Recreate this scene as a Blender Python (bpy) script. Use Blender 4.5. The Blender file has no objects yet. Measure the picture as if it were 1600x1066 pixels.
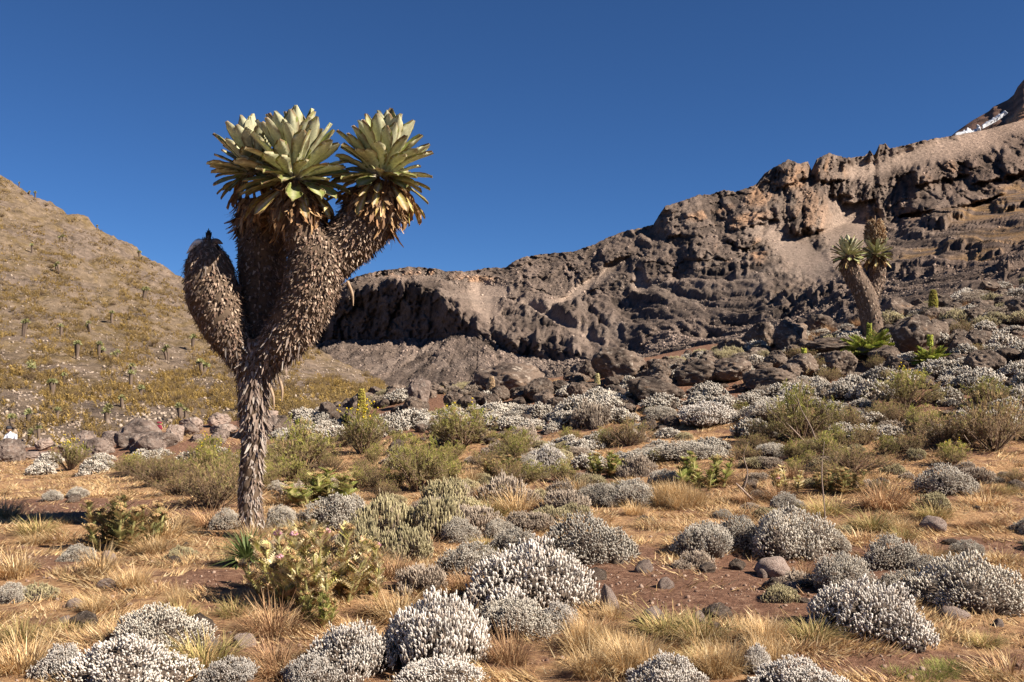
import bpy, math, random
import numpy as np
from mathutils import Matrix, Vector

# ------------------------------------------------------------------ camera, sky, sun, exposure
scene = bpy.context.scene
COL = scene.collection
F = 1556.0            # focal length in photograph pixels (1600 px wide)
HY = 600.0            # eye level in photograph pixels
EYE = 1.6

cam_data = bpy.data.cameras.new('camera')
cam_data.sensor_width = 36.0
cam_data.lens = F / 1600.0 * 36.0
cam_data.shift_y = (HY - 533.0) / 1600.0
cam_data.clip_start = 0.1
cam_data.clip_end = 9000.0
cam = bpy.data.objects.new('camera', cam_data)
COL.objects.link(cam)
cam.location = (0, 0, EYE)
cam.rotation_euler = (math.radians(90), 0, 0)
scene.camera = cam

SUN_EL = math.radians(38)
SUN_AZ = math.radians(113)      # clockwise from the view direction (+Y)
world = bpy.data.worlds.new('World')
scene.world = world
world.use_nodes = True
wn = world.node_tree
for n in list(wn.nodes):
    wn.nodes.remove(n)
sky = wn.nodes.new('ShaderNodeTexSky')
sky.sky_type = 'NISHITA'
sky.sun_disc = False
sky.sun_elevation = SUN_EL
sky.sun_rotation = SUN_AZ
sky.altitude = 4200
sky.air_density = 1.0
sky.dust_density = 0.0
sky.ozone_density = 10.0
bg = wn.nodes.new('ShaderNodeBackground')
bg.inputs['Strength'].default_value = 0.05
wo = wn.nodes.new('ShaderNodeOutputWorld')
clear = wn.nodes.new('ShaderNodeHueSaturation')     # clear high-altitude air: a deeper blue
clear.inputs['Saturation'].default_value = 1.04
clear.inputs['Value'].default_value = 0.81
wn.links.new(sky.outputs[0], clear.inputs['Color'])
wn.links.new(clear.outputs[0], bg.inputs[0])
wn.links.new(bg.outputs[0], wo.inputs[0])

sun_data = bpy.data.lights.new('sun', 'SUN')
sun_data.energy = 5.0
sun_data.angle = math.radians(0.5)
sun_data.color = (1.0, 0.91, 0.78)
sun = bpy.data.objects.new('sun', sun_data)
COL.objects.link(sun)
sdir = Vector((math.sin(SUN_AZ) * math.cos(SUN_EL), math.cos(SUN_AZ) * math.cos(SUN_EL), math.sin(SUN_EL)))
sun.rotation_euler = sdir.to_track_quat('Z', 'Y').to_euler()
sun.location = (30, -10, 40)

scene.view_settings.view_transform = 'Standard'
scene.view_settings.look = 'None'
scene.view_settings.exposure = 1.33
scene.view_settings.gamma = 1.0
scene.view_settings.use_curve_mapping = False
try:
    scene.cycles.max_bounces = 5
    scene.cycles.diffuse_bounces = 3
    scene.cycles.transparent_max_bounces = 4
except Exception:
    pass

rng = np.random.default_rng(11)
random.seed(11)

# ------------------------------------------------------------------ numpy helpers
def P(px, py, d):
    return np.array([(px - 800.0) / F * d, d, EYE + (HY - py) / F * d])

def _hash(ix, iy, iz, seed):
    h = (ix.astype(np.uint32) * np.uint32(374761393) + iy.astype(np.uint32) * np.uint32(668265263)
         + iz.astype(np.uint32) * np.uint32(2147483647 & 1274126177) + np.uint32((seed * 974711 + 1013) & 0xffffffff))
    h = (h ^ (h >> np.uint32(13))) * np.uint32(1274126177)
    h = (h ^ (h >> np.uint32(15))) * np.uint32(2246822519)
    return h ^ (h >> np.uint32(16))

def noise(p, seed=0):
    """gradient noise, about -1..1; p is (...,3)"""
    p = np.asarray(p, dtype=np.float64)
    with np.errstate(over='ignore'):
        i = np.floor(p).astype(np.int64)
        f = p - i
        u = f * f * f * (f * (f * 6 - 15) + 10)
        out = 0
        for dx in (0, 1):
            wx = u[..., 0] if dx else 1 - u[..., 0]
            for dy in (0, 1):
                wy = u[..., 1] if dy else 1 - u[..., 1]
                for dz in (0, 1):
                    wz = u[..., 2] if dz else 1 - u[..., 2]
                    h = _hash(i[..., 0] + dx, i[..., 1] + dy, i[..., 2] + dz, seed)
                    gx = (h & np.uint32(1023)).astype(np.float64) / 511.5 - 1
                    gy = ((h >> np.uint32(10)) & np.uint32(1023)).astype(np.float64) / 511.5 - 1
                    gz_ = ((h >> np.uint32(20)) & np.uint32(1023)).astype(np.float64) / 511.5 - 1
                    out = out + wx * wy * wz * (gx * (f[..., 0] - dx) + gy * (f[..., 1] - dy) + gz_ * (f[..., 2] - dz))
    return out * 1.5

def fbm(p, octv=4, seed=0, gain=0.5):
    a, s, o = 1.0, 1.0, 0
    for k in range(octv):
        o = o + a * noise(p * s, seed + k * 7)
        a *= gain
        s *= 2.03
    return o

def blocks(p, seed=0):
    '''broken rock: every cell of a random tessellation has its own level (-1..1); also the distance to the nearest joint'''
    p = np.asarray(p, float)
    i = np.floor(p).astype(np.int64)
    best = np.full(p.shape[:-1], 9.0)
    sec = np.full(p.shape[:-1], 9.0)
    val = np.zeros(p.shape[:-1])
    with np.errstate(over='ignore'):
        for dx in (-1, 0, 1):
            for dy in (-1, 0, 1):
                for dz in (-1, 0, 1):
                    h = _hash(i[..., 0] + dx, i[..., 1] + dy, i[..., 2] + dz, seed)
                    ox = (h & np.uint32(255)).astype(np.float32) / 255
                    oy = ((h >> np.uint32(8)) & np.uint32(255)).astype(np.float32) / 255
                    oz = ((h >> np.uint32(16)) & np.uint32(255)).astype(np.float32) / 255
                    d = (i[..., 0] + dx + ox - p[..., 0]) ** 2 + (i[..., 1] + dy + oy - p[..., 1]) ** 2 + (i[..., 2] + dz + oz - p[..., 2]) ** 2
                    nr = d < best
                    sec = np.where(nr, best, np.minimum(sec, d))
                    val = np.where(nr, (h >> np.uint32(24)).astype(np.float32) / 127.5 - 1, val)
                    best = np.where(nr, d, best)
    return val, np.sqrt(sec) - np.sqrt(best)

def smooth(a, b, x):
    t = np.clip((x - a) / (b - a), 0, 1)
    return t * t * (3 - 2 * t)

def unit(v):
    return v / np.maximum(np.linalg.norm(v, axis=-1, keepdims=True), 1e-9)

def frames(dirs, roll):
    """rotation matrices (k,3,3) whose third column is dirs, rolled about it"""
    z = unit(np.asarray(dirs, float))
    ref = np.where(np.abs(z[:, 2:3]) > 0.95, np.array([[1.0, 0, 0]]), np.array([[0, 0, 1.0]]))
    x = unit(np.cross(ref, z))
    y = np.cross(z, x)
    c, s = np.cos(roll)[:, None], np.sin(roll)[:, None]
    return np.stack([x * c + y * s, -x * s + y * c, z], axis=2)

class MB:
    """collects geometry with one colour per vertex, builds one mesh"""
    def __init__(self):
        self.v, self.f3, self.f4, self.c, self.n = [], [], [], [], 0
    def add(self, v, f, col):
        v = np.asarray(v, float).reshape(-1, 3)
        f = np.asarray(f, int)
        col = np.asarray(col, float)
        if col.ndim == 1:
            col = np.tile(col, (len(v), 1))
        self.v.append(v)
        self.c.append(col)
        if len(f):
            (self.f3 if f.shape[1] == 3 else self.f4).append(f + self.n)
        self.n += len(v)
    def stamp(self, bv, bf, R, loc, scale, col):
        """k copies of a small shape; R (k,3,3), loc (k,3), scale (k,3), col (k,3) or (k,nv,3)"""
        bv = np.asarray(bv, float)
        k, nv = len(loc), len(bv)
        V = bv[None] * np.asarray(scale, float).reshape(k, 1, 3)
        V = np.einsum('kij,knj->kni', R, V) + np.asarray(loc)[:, None, :]
        col = np.asarray(col, float)
        if col.ndim == 2:
            col = np.repeat(col[:, None, :], nv, axis=1)
        self.v.append(V.reshape(-1, 3))
        self.c.append(np.clip(col, 0, 1).reshape(-1, 3))
        off = (np.arange(k) * nv)[:, None, None] + self.n
        for f in (bf if isinstance(bf, tuple) else (bf,)):
            f = np.asarray(f, int)
            (self.f3 if f.shape[1] == 3 else self.f4).append((f[None] + off).reshape(-1, f.shape[1]))
        self.n += k * nv
    def mesh(self, name, mat, flat=False):
        V = np.concatenate(self.v)
        C = np.concatenate(self.c)
        f3 = np.concatenate(self.f3) if self.f3 else np.zeros((0, 3), int)
        f4 = np.concatenate(self.f4) if self.f4 else np.zeros((0, 4), int)
        me = bpy.data.meshes.new(name)
        me.vertices.add(len(V))
        me.vertices.foreach_set('co', V.astype(np.float32).ravel())
        loops = np.concatenate([f3.ravel(), f4.ravel()]).astype(np.int32)
        me.loops.add(len(loops))
        me.loops.foreach_set('vertex_index', loops)
        st = np.concatenate([np.arange(len(f3)) * 3, len(f3) * 3 + np.arange(len(f4)) * 4]).astype(np.int32)
        me.polygons.add(len(st))
        me.polygons.foreach_set('loop_start', st)
        me.update(calc_edges=True)
        me.validate()
        if not flat:
            me.polygons.foreach_set('use_smooth', np.ones(len(me.polygons), bool))
        at = me.color_attributes.new('Col', 'FLOAT_COLOR', 'POINT')
        at.data.foreach_set('color', np.concatenate([C, np.ones((len(C), 1))], axis=1).astype(np.float32).ravel())
        if mat:
            me.materials.append(mat)
        return me

KIDS = {}
def new_obj(name, data=None, parent=None, link=True):
    o = bpy.data.objects.new(name, data)
    if link:
        COL.objects.link(o)
    if parent is not None:
        o.parent = parent
        KIDS.setdefault(parent.name, []).append(o)
    return o
def tag(o, label=None, cat=None, group=None, kind=None):
    for k, v in (('label', label), ('category', cat), ('group', group), ('kind', kind)):
        if v:
            o[k] = v
    return o
def copy_tree(src, parent=None):
    c = src.copy()
    COL.objects.link(c)
    if parent is not None:
        c.parent = parent
    for k in KIDS.get(src.name, []):
        copy_tree(k, c)
    return c
def place(src, loc, rz=0.0, sc=1.0, label=None, group=None, cat=None, tilt=(0, 0)):
    c = copy_tree(src)
    c.location = loc
    c.rotation_euler = (tilt[0], tilt[1], rz)
    c.scale = (sc, sc, sc) if np.isscalar(sc) else sc
    tag(c, label, cat, group)
    return c

# ------------------------------------------------------------------ materials
def base_mat(name):
    m = bpy.data.materials.new(name)
    m.use_nodes = True
    nt = m.node_tree
    for n in list(nt.nodes):
        nt.nodes.remove(n)
    out = nt.nodes.new('ShaderNodeOutputMaterial')
    bs = nt.nodes.new('ShaderNodeBsdfPrincipled')
    nt.links.new(bs.outputs[0], out.inputs[0])
    return m, nt, bs, out
def nnode(nt, kind, **kw):
    n = nt.nodes.new(kind)
    for k, v in kw.items():
        setattr(n, k, v)
    return n
def noise_tex(nt, scale, detail=5.0, rough=0.55, coord='Object'):
    tc = nnode(nt, 'ShaderNodeTexCoord')
    t = nnode(nt, 'ShaderNodeTexNoise')
    t.inputs['Scale'].default_value = scale
    t.inputs['Detail'].default_value = detail
    t.inputs['Roughness'].default_value = rough
    if coord == 'World':
        g = nnode(nt, 'ShaderNodeNewGeometry')
        nt.links.new(g.outputs['Position'], t.inputs['Vector'])
    else:
        nt.links.new(tc.outputs[coord], t.inputs['Vector'])
    return t
def ramp(nt, src, stops):
    r = nnode(nt, 'ShaderNodeValToRGB')
    el = r.color_ramp.elements
    while len(el) < len(stops):
        el.new(0.5)
    for e, (p, c) in zip(el, stops):
        e.position = p
        e.color = (c[0], c[1], c[2], 1) if not np.isscalar(c) else (c, c, c, 1)
    nt.links.new(src, r.inputs[0])
    return r.outputs[0]
def mix(nt, fac, a, b, mode='MIX'):
    m = nnode(nt, 'ShaderNodeMix', data_type='RGBA', blend_type=mode)
    for sock, v in ((m.inputs[0], fac), (m.inputs[6], a), (m.inputs[7], b)):
        if isinstance(v, bpy.types.NodeSocket):
            nt.links.new(v, sock)
        elif np.isscalar(v):
            sock.default_value = v
        else:
            sock.default_value = (*v, 1)
    return m.outputs[2]
def bump(nt, bs, src, strength, dist):
    b = nnode(nt, 'ShaderNodeBump')
    b.inputs['Strength'].default_value = strength
    b.inputs['Distance'].default_value = dist
    nt.links.new(src, b.inputs['Height'])
    nt.links.new(b.outputs[0], bs.inputs['Normal'])

def plant_mat(name, rough=0.75, transl=0.0, nscale=30.0, vary=0.25, spec=0.2):
    """colour from the mesh's own tints, blotched by noise and varied from plant to plant"""
    m, nt, bs, out = base_mat(name)
    at = nnode(nt, 'ShaderNodeAttribute', attribute_name='Col')
    t = noise_tex(nt, nscale, 3)
    fac = ramp(nt, t.outputs[0], [(0.3, 0.72), (0.7, 1.2)])
    c = mix(nt, 1.0, at.outputs['Color'], fac, 'MULTIPLY')
    oi = nnode(nt, 'ShaderNodeObjectInfo')
    hs = nnode(nt, 'ShaderNodeHueSaturation')
    mr = nnode(nt, 'ShaderNodeMapRange')
    mr.inputs['To Min'].default_value = 1 - vary
    mr.inputs['To Max'].default_value = 1 + vary * 0.6
    nt.links.new(oi.outputs['Random'], mr.inputs['Value'])
    nt.links.new(mr.outputs[0], hs.inputs['Value'])
    nt.links.new(c, hs.inputs['Color'])
    nt.links.new(hs.outputs[0], bs.inputs['Base Color'])
    bs.inputs['Roughness'].default_value = rough
    bs.inputs['Specular IOR Level'].default_value = spec
    if transl > 0:
        tr = nnode(nt, 'ShaderNodeBsdfTranslucent')
        nt.links.new(hs.outputs[0], tr.inputs['Color'])
        ms = nnode(nt, 'ShaderNodeMixShader')
        ms.inputs[0].default_value = transl
        nt.links.new(bs.outputs[0], ms.inputs[1])
        nt.links.new(tr.outputs[0], ms.inputs[2])
        nt.links.new(ms.outputs[0], out.inputs[0])
    return m

M_PLANT = plant_mat('shrub_shoots', 0.85, 0.0, 40)
M_LEAFY = plant_mat('green_shoots', 0.75, 0.3, 12, 0.25)
M_THIS = plant_mat('thistle_leaves', 0.8, 0.35, 12, 0.06)
M_GRASS = plant_mat('dry_grass', 0.8, 0.25, 6, 0.25)
M_TWIG = plant_mat('twigs', 0.9, 0.0, 40, 0.2)
M_LEAF = plant_mat('rosette_leaf', 0.6, 0.22, 14, 0.12, 0.25)
M_DEAD = plant_mat('dead_leaves', 0.85, 0.05, 25, 0.05)
M_CLOTH = plant_mat('cloth', 0.8, 0.0, 20, 0.0)

def rock_mat(name, dark, light, lichen, orange, sc=1.0):
    m, nt, bs, out = base_mat(name)
    t1 = noise_tex(nt, 1.6 * sc, 8, 0.62)
    t2 = noise_tex(nt, 9 * sc, 6, 0.65)
    t3 = noise_tex(nt, 3.1 * sc, 5, 0.6)
    c = ramp(nt, t1.outputs[0], [(0.32, dark), (0.52, light), (0.72, [x * 0.7 for x in light])])
    c = mix(nt, ramp(nt, t2.outputs[0], [(0.54, 0.0), (0.66, 0.8)]), c, lichen)
    c = mix(nt, ramp(nt, t3.outputs[0], [(0.60, 0.0), (0.72, 0.55)]), c, orange)
    oi = nnode(nt, 'ShaderNodeObjectInfo')
    mr = nnode(nt, 'ShaderNodeMapRange')
    mr.inputs['To Min'].default_value = 0.7
    mr.inputs['To Max'].default_value = 1.25
    hs = nnode(nt, 'ShaderNodeHueSaturation')
    nt.links.new(oi.outputs['Random'], mr.inputs['Value'])
    nt.links.new(mr.outputs[0], hs.inputs['Value'])
    nt.links.new(c, hs.inputs['Color'])
    nt.links.new(hs.outputs[0], bs.inputs['Base Color'])
    bs.inputs['Roughness'].default_value = 0.9
    bs.inputs['Specular IOR Level'].default_value = 0.2
    t4 = noise_tex(nt, 7 * sc, 9, 0.7)
    bump(nt, bs, t4.outputs[0], 1.0, 0.12 / sc)
    return m
M_ROCK = rock_mat('boulder_rock', (0.045, 0.032, 0.026), (0.155, 0.112, 0.086), (0.36, 0.30, 0.245), (0.22, 0.115, 0.05))
M_PINK = rock_mat('pinkish_rock', (0.10, 0.072, 0.06), (0.27, 0.20, 0.165), (0.42, 0.36, 0.31), (0.26, 0.155, 0.09))
M_STONE = rock_mat('pale_stone', (0.14, 0.09, 0.075), (0.33, 0.25, 0.21), (0.45, 0.38, 0.33), (0.22, 0.12, 0.08), 3.0)

def terrain_mat(name, nsc, bsc, bdist, contrast=(0.6, 1.35), bstr=1.0):
    m, nt, bs, out = base_mat(name)
    at = nnode(nt, 'ShaderNodeAttribute', attribute_name='Col')
    t = noise_tex(nt, nsc, 9, 0.68, 'World')
    c = mix(nt, 1.0, at.outputs['Color'], ramp(nt, t.outputs[0], [(0.3, contrast[0]), (0.7, contrast[1])]), 'MULTIPLY')
    nt.links.new(c, bs.inputs['Base Color'])
    bs.inputs['Roughness'].default_value = 0.95
    bs.inputs['Specular IOR Level'].default_value = 0.1
    t2 = noise_tex(nt, bsc, 10, 0.7, 'World')
    bump(nt, bs, t2.outputs[0], bstr, bdist)
    return m
M_MOUNT = terrain_mat('volcanic_rock', 0.5, 0.45, 1.6, (0.5, 1.5))
M_HILL = terrain_mat('scree_hillside', 0.35, 0.6, 1.1, (0.42, 1.4), 1.0)

def ground_mat():
    m, nt, bs, out = base_mat('dry_ground')
    at = nnode(nt, 'ShaderNodeAttribute', attribute_name='Col')
    t = noise_tex(nt, 2.2, 9, 0.7, 'World')
    t2 = noise_tex(nt, 14.0, 6, 0.7, 'World')
    soil = ramp(nt, t2.outputs[0], [(0.3, (0.085, 0.04, 0.026)), (0.55, (0.20, 0.108, 0.07)), (0.75, (0.33, 0.22, 0.15))])
    straw = ramp(nt, t2.outputs[0], [(0.28, (0.17, 0.09, 0.048)), (0.5, (0.35, 0.205, 0.105)), (0.7, (0.50, 0.335, 0.185))])
    sep = nnode(nt, 'ShaderNodeSeparateColor')
    nt.links.new(at.outputs['Color'], sep.inputs[0])
    ad = nnode(nt, 'ShaderNodeMath', operation='MULTIPLY_ADD')
    nt.links.new(t.outputs[0], ad.inputs[0])
    ad.inputs[1].default_value = 1.5
    nt.links.new(sep.outputs[0], ad.inputs[2])
    fac = ramp(nt, ad.outputs[0], [(0.72, 0.0), (0.92, 1.0)])
    nt.links.new(mix(nt, fac, straw, soil), bs.inputs['Base Color'])
    bs.inputs['Roughness'].default_value = 0.95
    bs.inputs['Specular IOR Level'].default_value = 0.1
    t3 = noise_tex(nt, 11, 10, 0.72, 'World')
    bump(nt, bs, t3.outputs[0], 1.0, 0.07)
    return m
M_GROUND = ground_mat()

# ------------------------------------------------------------------ near ground
GC = np.array([-500., 0, 400, 640, 800, 1200, 1600, 2100])
GD = np.array([5.3, 8, 10.4, 14, 18, 22, 27, 32, 38, 48, 60, 75])
GPY = np.array([
    # 5.3   8    10.4  14   18   22   27   32   38   48   60   75
    [1075, 915, 845, 800, 775, 760, 748, 738, 730, 722, 722, 730],
    [1070, 912, 842, 790, 762, 745, 732, 722, 714, 706, 712, 725],
    [1070, 910, 839, 780, 742, 718, 698, 684, 672, 660, 680, 710],
    [1070, 909, 838, 777, 731, 698, 662, 630, 604, 622, 664, 704],
    [1070, 908, 836, 774, 724, 688, 648, 614, 593, 612, 655, 700],
    [1070, 906, 830, 756, 692, 640, 580, 548, 534, 560, 620, 680],
    [1070, 902, 822, 735, 652, 586, 522, 474, 444, 470, 560, 640],
    [1070, 895, 805, 700, 600, 520, 440, 385, 350, 390, 500, 600]], float)
GZ = EYE + (HY - GPY) / F * GD[None]

def gz_smooth(x, y):
    x = np.asarray(x, float)
    y = np.asarray(y, float)
    yy = np.clip(y, GD[0], GD[-1])
    px = np.clip(800 + F * x / np.maximum(yy, 1e-3), GC[0], GC[-1])
    ci = np.clip(np.searchsorted(GC, px) - 1, 0, len(GC) - 2)
    t = (px - GC[ci]) / (GC[ci + 1] - GC[ci])
    t = t * t * (3 - 2 * t) * 0.5 + t * 0.5
    lg = np.log(GD)
    ly = np.log(yy)
    di = np.clip(np.searchsorted(lg, ly) - 1, 0, len(GD) - 2)
    s = (ly - lg[di]) / (lg[di + 1] - lg[di])
    a = GZ[ci, di] * (1 - s) + GZ[ci, di + 1] * s
    b = GZ[ci + 1, di] * (1 - s) + GZ[ci + 1, di + 1] * s
    return a * (1 - t) + b * t
def gz(x, y):
    x = np.asarray(x, float)
    y = np.asarray(y, float)
    p = np.stack([x, y, np.zeros_like(x)], -1)
    far = smooth(12, 30, y)
    return (gz_smooth(x, y) + 0.10 * noise(p / 3.1, 3) * (1 + far) + 0.045 * noise(p / 0.9, 4) + 0.02 * noise(p / 0.35, 5)
            + far * 0.25 * noise(p / 5.0, 8))
def hit(px, py):
    """where the sight line through a photograph pixel meets the near ground"""
    lo, hi_, n_ = math.log(4.2), math.log(60), 150
    for _ in range(2):
        d = np.exp(np.linspace(lo, hi_, n_))
        x = (px - 800) / F * d
        z = EYE + (HY - py) / F * d
        below = np.nonzero(z <= gz(x, d))[0]
        k = int(below[0]) if len(below) else int(n_ * 0.75)
        lo, hi_, n_ = math.log(d[max(k - 1, 0)]), math.log(d[min(k + 1, n_ - 1)]), 16
        if not len(below):
            break
    return np.array([x[k], d[k], float(gz(x[k], d[k]))])

SOIL = [(1130, 915, 320, 50), (1480, 858, 220, 14), (120, 795, 220, 14), (1350, 1040, 200, 22), (700, 1010, 120, 30),
        (330, 1012, 130, 22), (880, 860, 60, 16), (340, 905, 80, 14), (900, 745, 80, 14), (1250, 950, 160, 30), (60, 880, 130, 14),
        (1000, 620, 120, 10), (1260, 720, 100, 12), (1420, 530, 380, 105), (1120, 600, 240, 40), (640, 645, 330, 38), (200, 705, 300, 16)]
def soil_at(x, y, z):
    px = 800 + F * x / y
    py = HY - (z - EYE) * F / y
    s = np.zeros_like(px)
    for cx, cy, rx, ry in SOIL:
        s = np.maximum(s, 1 - smooth(0.5, 1.3, np.sqrt(((px - cx) / rx) ** 2 + ((py - cy) / ry) ** 2)))
    return s

def sheet_faces(nr, nc):
    i = np.arange(nr - 1)[:, None] * nc + np.arange(nc - 1)[None]
    return np.stack([i, i + 1, i + nc + 1, i + nc], -1).reshape(-1, 4)

pxs = np.concatenate([np.linspace(-2600, -340, 30), np.arange(-300, 1910, 7.0), np.linspace(1960, 4200, 30)])
ds = np.exp(np.linspace(math.log(1.2), math.log(75), 270))
PX, DD = np.meshgrid(pxs, ds)
gx, gy = (PX - 800) / F * DD, DD
gzz = gz(gx, gy)
mb = MB()
sl = soil_at(gx.ravel(), gy.ravel(), gzz.ravel())
mb.add(np.stack([gx, gy, gzz], -1).reshape(-1, 3), sheet_faces(len(ds), len(pxs)), np.stack([sl, sl, sl], -1))
tag(new_obj('ground', mb.mesh('ground', M_GROUND)), kind='structure')
# the plain that everything stands on, below all slopes
mb = MB()
ang = np.linspace(0, 2 * np.pi, 65)[:-1]
ring = np.stack([np.cos(ang) * 7000, np.sin(ang) * 7000, np.full(64, -9.0)], -1)
mb.add(np.concatenate([[[0, 0, -9.0]], ring]), [[0, 1 + k, 1 + (k + 1) % 64] for k in range(64)], (0.2, 0.15, 0.1))
tag(new_obj('valley_floor', mb.mesh('valley_floor', M_HILL)), kind='structure')

# ------------------------------------------------------------------ hillside with scattered bushes
HC = np.array([-900., -300, 0, 100, 200, 280, 420, 520, 600, 680])
HSKY = np.array([40., 150, 272, 328, 380, 430, 505, 560, 600, 640])
HDS = np.array([420., 430, 430, 420, 410, 395, 360, 330, 300, 280])
HV = np.array([0, 0.12, 0.3, 0.55, 0.8, 1.0])
def hill_rows(px):
    sk = np.interp(px, HC, HSKY)
    dk = np.interp(px, HC, HDS)
    foot = np.interp(px, [-900, 0, 300, 600, 680], [735, 722, 705, 640, 660])
    return sk, dk, foot
def hill_pt(px, v):
    sk, dk, foot = hill_rows(px)
    py = foot + (sk - foot) * v
    d = 68 + (dk - 68) * v ** 1.25
    return py, d
pxs = np.concatenate([np.linspace(-900, -60, 40), np.arange(-50, 690, 4.0)])
vs = np.concatenate([np.linspace(0, 1, 170), [1.03, 1.08, 1.2, 1.5]])
PX, VV = np.meshgrid(pxs, vs)
pyh, dh = hill_pt(PX, np.minimum(VV, 1.0))
over = np.maximum(VV - 1, 0)
dh = dh * (1 + over * 0.6)
pyh = pyh + over * 300
hx, hy, hz = (PX - 800) / F * dh, dh, EYE + (HY - pyh) / F * dh
hp = np.stack([hx, hy, hz], -1)
hz = hz + 0.006 * hy * fbm(hp / (14), 4, 21) * smooth(0, 0.1, VV)
hz = hz + (0.0016 * hy * noise(hp / 1.6, 25) + 0.0022 * hy * noise(hp / 4.0, 26)) * smooth(0, 0.1, VV)
hp = np.stack([hx, hy, hz], -1)
g1 = (smooth(-0.45, 0.2, fbm(hp / 22.0, 4, 30) + 0.15 * np.sin(hz * 0.08)) * np.interp(pyh, [560, 680], [1, .35]))[..., None]
g2 = smooth(0.0, 0.4, fbm(hp / 5.0, 3, 33))[..., None]
scree = np.array([0.175, 0.130, 0.10])
och = np.array([0.165, 0.112, 0.045])
colh = scree * (1 - 0.25 * g2) * (1 - 0.7 * g1 * (0.4 + 0.6 * g2)) + och * (0.7 * g1 * (0.4 + 0.6 * g2))
mb = MB()
mb.add(hp.reshape(-1, 3), sheet_faces(len(vs), len(pxs)), colh.reshape(-1, 3))
tag(new_obj('hillside', mb.mesh('hillside', M_HILL)), kind='structure')
def hill_hit(px, py):
    v = np.linspace(0, 1, 400)
    ph, dd = hill_pt(np.full(400, px), v)
    k = int(np.argmin(np.abs(ph - py)))
    d = dd[k]
    x, z = (px - 800) / F * d, EYE + (HY - ph[k]) / F * d
    p = np.array([[x, d, z]])
    z = z + float((0.006 * d * fbm(p / 14, 4, 21) * smooth(0, 0.1, v[k]))[0])
    return np.array([x, d, z])

# ------------------------------------------------------------------ mountain
MT = np.array([
    # px   B py d     C foot     D top      E          
    [300, 650, 220, 590, 600, 575, 620, 560, 700],
    [480, 622, 240, 545, 620, 500, 640, 490, 700],
    [520, 615, 250, 535, 600, 462, 612, 456, 660],
    [560, 610, 260, 534, 575, 450, 586, 442, 650],
    [620, 606, 260, 534, 540, 440, 552, 432, 640],
    [680, 604, 260, 533, 490, 458, 500, 438, 640],
    [720, 602, 260, 530, 455, 492, 462, 452, 600],
    [750, 602, 260, 538, 425, 515, 430, 460, 600],
    [800, 602, 258, 552, 390, 522, 396, 470, 560],
    [860, 596, 255, 572, 360, 540, 366, 470, 560],
    [920, 588, 250, 577, 325, 555, 331, 460, 560],
    [980, 580, 240, 562, 310, 545, 320, 470, 520],
    [1040, 572, 220, 542, 300, 520, 330, 440, 520],
    [1120, 560, 180, 530, 290, 505, 320, 420, 520],
    [1200, 545, 150, 505, 270, 480, 320, 380, 540],
    [1260, 530, 140, 490, 260, 465, 330, 370, 560],
    [1320, 510, 130, 475, 250, 440, 340, 350, 600],
    [1400, 490, 120, 455, 240, 420, 340, 340, 600],
    [1480, 475, 110, 440, 230, 400, 330, 330, 560],
    [1560, 462, 105, 430, 220, 380, 330, 310, 560],
    [1640, 450, 100, 410, 210, 360, 330, 290, 560],
    [2200, 380, 100, 330, 210, 270, 330, 190, 560]], float)
SKY = np.array([[300, 550], [480, 482], [510, 462], [545, 437], [570, 428], [590, 424], [640, 417], [680, 420], [700, 424], [740, 423], [760, 419],
                [790, 418], [805, 407], [830, 399], [860, 396], [900, 392], [930, 381], [950, 371], [975, 361], [1000, 357], [1022, 350], [1032, 332],
                [1040, 322], [1060, 316], [1090, 305], [1110, 304], [1132, 297], [1150, 300], [1180, 289], [1196, 270], [1205, 264], [1232, 250],
                [1250, 256], [1262, 252], [1268, 266], [1276, 248], [1296, 239], [1320, 247], [1335, 246], [1352, 243], [1360, 234], [1366, 244],
                [1374, 226], [1384, 224], [1390, 232], [1410, 228], [1440, 220], [1490, 212], [1540, 203], [1600, 187], [1700, 160], [2200, 20]], float)
px_f = np.concatenate([np.linspace(300, 465, 12), np.arange(470, 1650, 1.9), np.linspace(1660, 2200, 40)])
nv = 290
v_rows = np.concatenate([np.linspace(-0.35, -0.05, 6), np.linspace(0, 1, nv), [1.02, 1.06, 1.15, 1.3]])
tab = [np.interp(px_f, MT[:, 0], MT[:, k]) for k in range(1, 9)]
skp = np.interp(px_f, SKY[:, 0], SKY[:, 1])
skd = np.interp(px_f, [300, 560, 800, 1000, 1200, 1400, 1640, 2200], [660, 660, 650, 640, 640, 660, 690, 700])
sks = np.interp(px_f, SKY[:, 0][::1], SKY[:, 1])
sks = np.convolve(np.pad(sks, 30, mode='edge'), np.ones(61) / 61, 'valid') + 2
KV = [0.0, 0.27, 0.45, 0.68, 1.0]
wv = np.stack([px_f / 26, 0 * px_f, 0 * px_f], -1)
lj = (7 * noise(wv, 15) + 4 * noise(wv * 2.7, 16)) * (1 - smooth(950, 1010, px_f)) * smooth(490, 540, px_f)
tab[4] = tab[4] + lj
tab[2] = tab[2] + 3 * noise(wv * 1.7, 17)
PYC = np.stack([tab[0], tab[2], tab[4], tab[6], skp])
DC = np.stack([tab[1], tab[3], tab[5], tab[7], skd])
PY = np.zeros((len(v_rows), len(px_f)))
D = np.zeros_like(PY)
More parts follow.
